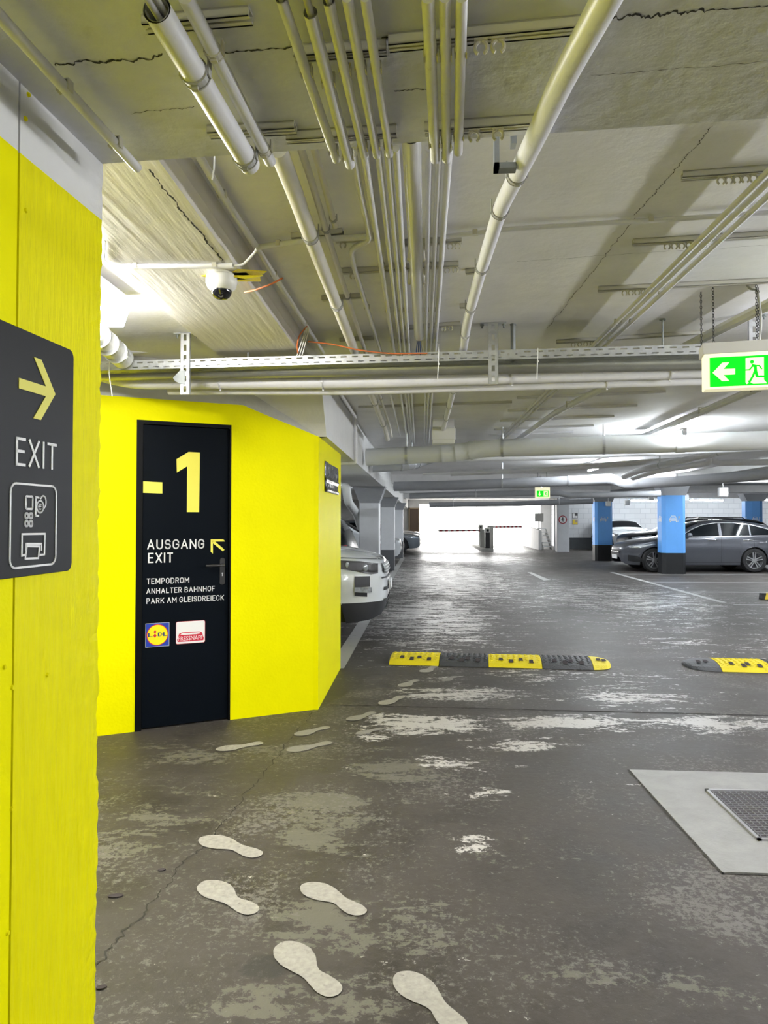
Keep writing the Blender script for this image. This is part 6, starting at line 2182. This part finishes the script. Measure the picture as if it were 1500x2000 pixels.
speed_bump('yellow and black rubber speed bump with a yellow rounded end, in mid lane', [(759, 1299), (857, 1301.5), (954, 1304), (1060, 1307), (1160, 1309.5), (1202, 1310.5)], ['bump_yellow', 'bump_black', 'bump_yellow', 'bump_black', 'bump_yellow'], None, True)
speed_bump('speed bump starting with a black rounded end, toward the drain grate side', [(1350, 1311.5), (1412, 1313.5), (1515, 1316), (1618, 1318.5), (1720, 1321)], ['bump_black', 'bump_yellow', 'bump_black', 'bump_yellow'], True, None)

# wheel stop with hazard stripes
ws_p = PD(1484, 1168, 13.9)
WSX = XD(1484, 13.9)
wst = thing('wheel_stop', 'black wheel stop with yellow hazard stripes at the marked bay', 'wheel stop', (WSX + 0.6, 13.9, 0))
obj('bar', MB().prism([(WSX, 13.83, 0), (WSX, 13.99, 0), (WSX, 13.96, 0.11), (WSX, 13.86, 0.11)], (1.2, 0, 0)), 'black_rubber', wst, bevel=0.006)
mb = MB()
for k in range(7):
    x = WSX + 0.04 + k * 0.165
    mb.prism([(x, 13.826, 0.006), (x + 0.08, 13.826, 0.006), (x + 0.12, 13.854, 0.105), (x + 0.04, 13.854, 0.105)], (0, -0.003, 0))
    mb.prism([(x + 0.04, 13.858, 0.1105), (x + 0.12, 13.858, 0.1105), (x + 0.16, 13.962, 0.1105), (x + 0.08, 13.962, 0.1105)], (0, 0, 0.002))
obj('stripe', mb, 'hazard_yellow', wst)

# ---------------------------------------------------------------- painted shoe prints
def footprint(label, toe, heel, m='foot_white', side=1, wscale=1.0):
    a, b = PZ(*toe, 0), PZ(*heel, 0)
    d = (b - a)
    L = d.length
    d.normalize()
    q = Vector((-d.y, d.x, 0)) * side
    W = 0.115 * wscale * (L / 0.32)
    out = [(0.0, 0.02), (0.02, 0.20), (0.08, 0.36), (0.18, 0.48), (0.30, 0.50), (0.42, 0.40), (0.54, 0.24), (0.62, 0.20), (0.72, 0.27), (0.84, 0.32), (0.93, 0.28), (0.98, 0.16), (1.0, 0.0)]
    inn = [(0.98, -0.18), (0.93, -0.28), (0.84, -0.33), (0.72, -0.31), (0.60, -0.30), (0.48, -0.38), (0.34, -0.48), (0.22, -0.48), (0.12, -0.40), (0.04, -0.24)]
    rnd = random.Random(int(toe[0]))
    pts = []
    loop = out + inn
    n = len(loop)
    for i in range(n):
        p0, p1, p2, p3 = loop[i - 1], loop[i], loop[(i + 1) % n], loop[(i + 2) % n]
        for k in range(4):
            t = k / 4
            f = lambda c: 0.5 * ((2 * p1[c]) + (-p0[c] + p2[c]) * t + (2 * p0[c] - 5 * p1[c] + 4 * p2[c] - p3[c]) * t * t + (-p0[c] + 3 * p1[c] - 3 * p2[c] + p3[c]) * t ** 3)
            w = 1 + rnd.uniform(-0.02, 0.02)
            v = a + d * L * f(0) + q * W * f(1) * w
            pts.append((v.x, v.y, 0.004))
    o = obj('shoe_print', MB().poly(pts), m)
    return tag(o, label, 'floor marking', 'painted shoe prints')


footprint('white painted shoe print, the one of the pair beside the floor joint further from camera', (394, 1636), (509, 1673), side=-1)
footprint('white painted shoe print lying between the joint crack and the mid-floor print', (395, 1724), (499, 1785))
footprint('white painted shoe print with a speckled toe on the pale olive patch', (594, 1727), (711, 1787), side=-1)
footprint('large clean white shoe print next to the dark oil stain', (548, 1843), (658, 1946))
footprint('worn white shoe print cut off by the lower picture edge', (781, 1900), (905, 2020), side=-1)
footprint('pale shoe print straight in front of the black door', (422, 1466), (514, 1451))
footprint('pale shoe print just beyond the one before the black door, lane side', (561, 1468), (647, 1450), 'foot_faint')
footprint('pale shoe print close to the foot of the yellow wall right of the door', (576, 1437), (643, 1420), 'foot_faint', -1)
footprint('faint shoe print right at the yellow wall corner', (680, 1408), (732, 1391), 'foot_faint')
footprint('very faint shoe print on the white scoured floor near the wall corner', (696, 1435), (747, 1423), 'foot_faint', -1)
footprint('shoe print on the floor joint past the yellow corner', (744, 1377), (787, 1360), 'foot_white')
footprint('shoe print halfway between the floor joint and the speed bump', (782, 1342), (816, 1328), 'foot_white', -1)
footprint('shoe print touching the front of the speed bump', (826, 1314), (850, 1301), 'foot_white')
footprint('faint grey shoe print in front of the first black bump module', (866, 1331), (892, 1321), 'foot_faint', -1)

# dark fallen leaf and chips on the floor by the pier
for k, (x, y, r) in enumerate(((226, 1751, 0.022), (198, 1930, 0.016), (316, 1700, 0.016))):
    p = PZ(x, y, 0)
    lf = MB().prism([(p.x + r * math.cos(a) * (1.3 if k == 0 else 1), p.y + 0.7 * r * math.sin(a + 0.3), 0.002) for a in [2 * math.pi * i / 10 for i in range(10)]], (0, 0, 0.003))
    o = obj('floor_chip', lf, 'pit_dark')
    tag(o, ('dark flat chip on the floor beside the yellow pier', 'small dark chip at the foot of the pier close to the camera', 'small dark chip lying on the floor joint crack')[k], 'debris', 'floor chips')

# ---------------------------------------------------------------- drain grate
GX0, GX1, GY0, GY1 = 1.515, 2.18, 3.455, 4.085
gt = thing('drain_grate', 'square steel drain grate set in the pale concrete patch', 'drain', ((GX0 + GX1) / 2, (GY0 + GY1) / 2, 0))
mb = MB()
fwid = 0.016
for lo, hi in (((GX0, GY0), (GX0 + fwid, GY1)), ((GX1 - fwid, GY0), (GX1, GY1)), ((GX0, GY0), (GX1, GY0 + fwid)), ((GX0, GY1 - fwid), (GX1, GY1))):
    mb.box((lo[0], lo[1], 0.003), (hi[0], hi[1], 0.013))
obj('frame', mb, 'grate_metal', gt)
obj('pit', MB().box((GX0 + fwid, GY0 + fwid, 0.0035), (GX1 - fwid, GY1 - fwid, 0.0055)), 'pit_dark', gt)
mb = MB()
n = 22
for i in range(1, n):
    y = GY0 + (GY1 - GY0) * i / n
    mb.obox((GX0 + fwid, y - 0.0015, 0.006), (GX1 - GX0 - 2 * fwid, 0.028, 0), (0, 0.003, 0), (0, 0, 0.006))
for i in range(1, n):
    x = GX0 + (GX1 - GX0) * i / n
    mb.box((x - 0.0012, GY0 + fwid, 0.006), (x + 0.0012, GY1 - fwid, 0.0095))
obj('lattice', mb, 'grate_metal', gt)

# ---------------------------------------------------------------- exit barriers, stairs and bits at the daylit end
def ticket_post(label, px0, px1, ytop, ybase, d, m, head):
    a, b = PD(px0, ybase, d), PD(px1, ybase, d)
    zt_ = PD(px0, ytop, d).z
    t = thing('ticket_machine', label, 'ticket machine', ((a.x + b.x) / 2, d, 0.12), 'ticket machines')
    obj('cabinet', MB().box((a.x, d, 0.12), (b.x, d + 0.4, zt_ - 0.22)), m, t, bevel=0.02)
    obj('cabinet_head', MB().box((a.x - 0.02, d - 0.04, zt_ - 0.22), (b.x + 0.02, d + 0.42, zt_)), head, t, bevel=0.02)
    obj('screen', MB().box((a.x + 0.05, d - 0.05, zt_ - 0.17), (b.x - 0.05, d - 0.038, zt_ - 0.06)), 'panel_grey', t)
    return t


isl = PD(952, 1075, 34.0)
io = obj('kerb_island', MB().box((PD(941, 1075, 34).x, 34.0, 0), (PD(964, 1075, 34).x, 40.5, 0.12)), 'grey_concrete')
tag(io, 'low concrete kerb island carrying the barrier machines at the exit', 'kerb island')
io['kind'] = 'thing'
ticket_post('slim pale ticket machine on the kerb island at the exit', 935.5, 942.5, 1025, 1066, 38.5, 'plastic_white', 'collar_grey')
ticket_post('dark barrier machine with pale head on the kerb island at the exit', 948, 957, 1031, 1071, 35.2, 'black_metal', 'plastic_white')
for k, (x0, x1, y, d, yb) in enumerate(((856, 943, 1036.5, 36.4, 1036), (958, 1020, 1029.5, 37.5, 1029))):
    a, b = PD(x0, y, d), PD(x1, yb, d)
    t = thing('barrier_arm', ('long barrier arm closing the lane toward the slate car', 'shorter barrier arm on the stairs side of the kerb island')[k], 'barrier', (a + b) / 2, 'exit barrier arms')
    L_ = (b - a)
    obj('arm', MB().obox(a + Vector((0, 0, -0.045)), L_, (0, 0.06, 0), (0, 0, 0.09)), 'letter_white', t)
    st_ = MB()
    for i in range(8):
        st_.obox(a + L_ * (i + 0.25) / 8 + Vector((0, -0.004, -0.045)), L_ / 16, (0, 0.004, 0), (0, 0, 0.09))
    obj('stripe', st_, 'sign_red', t)
    e = b if k == 0 else a
    obj('post', MB().box((e.x - 0.14, e.y - 0.05, 0.12 if k == 0 else 0.0), (e.x + 0.14, e.y + 0.25, e.z + 0.06)), 'grey_concrete', t, bevel=0.02)
# low wall of the exit ramp and the stairs beside it
RPX = XD(1052, 36)
SX = XD(1057, 36.5) + 0.05
rw = obj('ramp_parapet', MB().prism([(RPX + 0.04, 41.9, 0), (RPX, 36.0, 0), (RPX, 36.0, 0.95), (RPX + 0.04, 41.9, 1.15)], (0.14, 0.0, 0)), 'white_concrete')
tag(rw, 'low white parapet wall between the daylit ramp and the stairs', 'parapet')
stt = thing('staircase', 'short white staircase beside the daylit exit and white pillar', 'stairs', (SX + 0.2, 36.6, 0))
for k in range(6):
    obj('tread', MB().box((SX + 0.05, 36.4 + 0.30 * k, 0.17 * (k + 1) - 0.045), (SX + 0.42, 36.74 + 0.30 * k, 0.17 * (k + 1))), 'pillar_white', stt)
obj('stringer', MB().prism([(SX + 0.42, 36.3, 0), (SX + 0.42, 38.25, 1.02), (SX + 0.42, 38.25, 0.75), (SX + 0.42, 36.75, 0.0)], (0.05, 0, 0)), 'collar_grey', stt)
obj('stringer', MB().prism([(SX, 36.3, 0), (SX, 38.25, 1.02), (SX, 38.25, 0.75), (SX, 36.75, 0.0)], (0.05, 0, 0)), 'collar_grey', stt)
for k, x in enumerate((SX + 0.56, SX + 0.72)):
    o = pipe('steel_post', ('thin white post beside the stair treads', 'thin white post between stairs and white pillar')[k], [(x, 36.2, 0), (x, 36.2, ZS)], 0.05, 'pillar_white', 'post', 'posts by the stairs')
bd_ = thing('notice_board', 'grey notice board beside the daylit exit over the parapet', 'sign', (RPX + 0.5, 39.0, 1.35))
obj('board', MB().box((RPX + 0.28, 39.0, 1.35), (RPX + 0.72, 39.05, 1.78)), 'collar_grey', bd_)
obj('post', MB().box((RPX + 0.47, 39.05, 0), (RPX + 0.53, 39.12, 1.8)), 'collar_grey', bd_)
dd_ = thing('door_2', 'brown door standing at the far wall beside the exit', 'door', (-0.35, 41.98, 0))
dd_['kind'] = 'structure'
obj('door_leaf', MB().box((-0.62, 41.93, 0), (-0.14, 41.99, 2.05)), 'brown_door', dd_)
obj('door_frame', MB().box((-0.70, 41.90, 0), (-0.62, 41.99, 2.12)).box((-0.14, 41.90, 0), (-0.10, 41.99, 2.12)).box((-0.70, 41.90, 2.05), (-0.10, 41.99, 2.12)), 'door_tan', dd_)
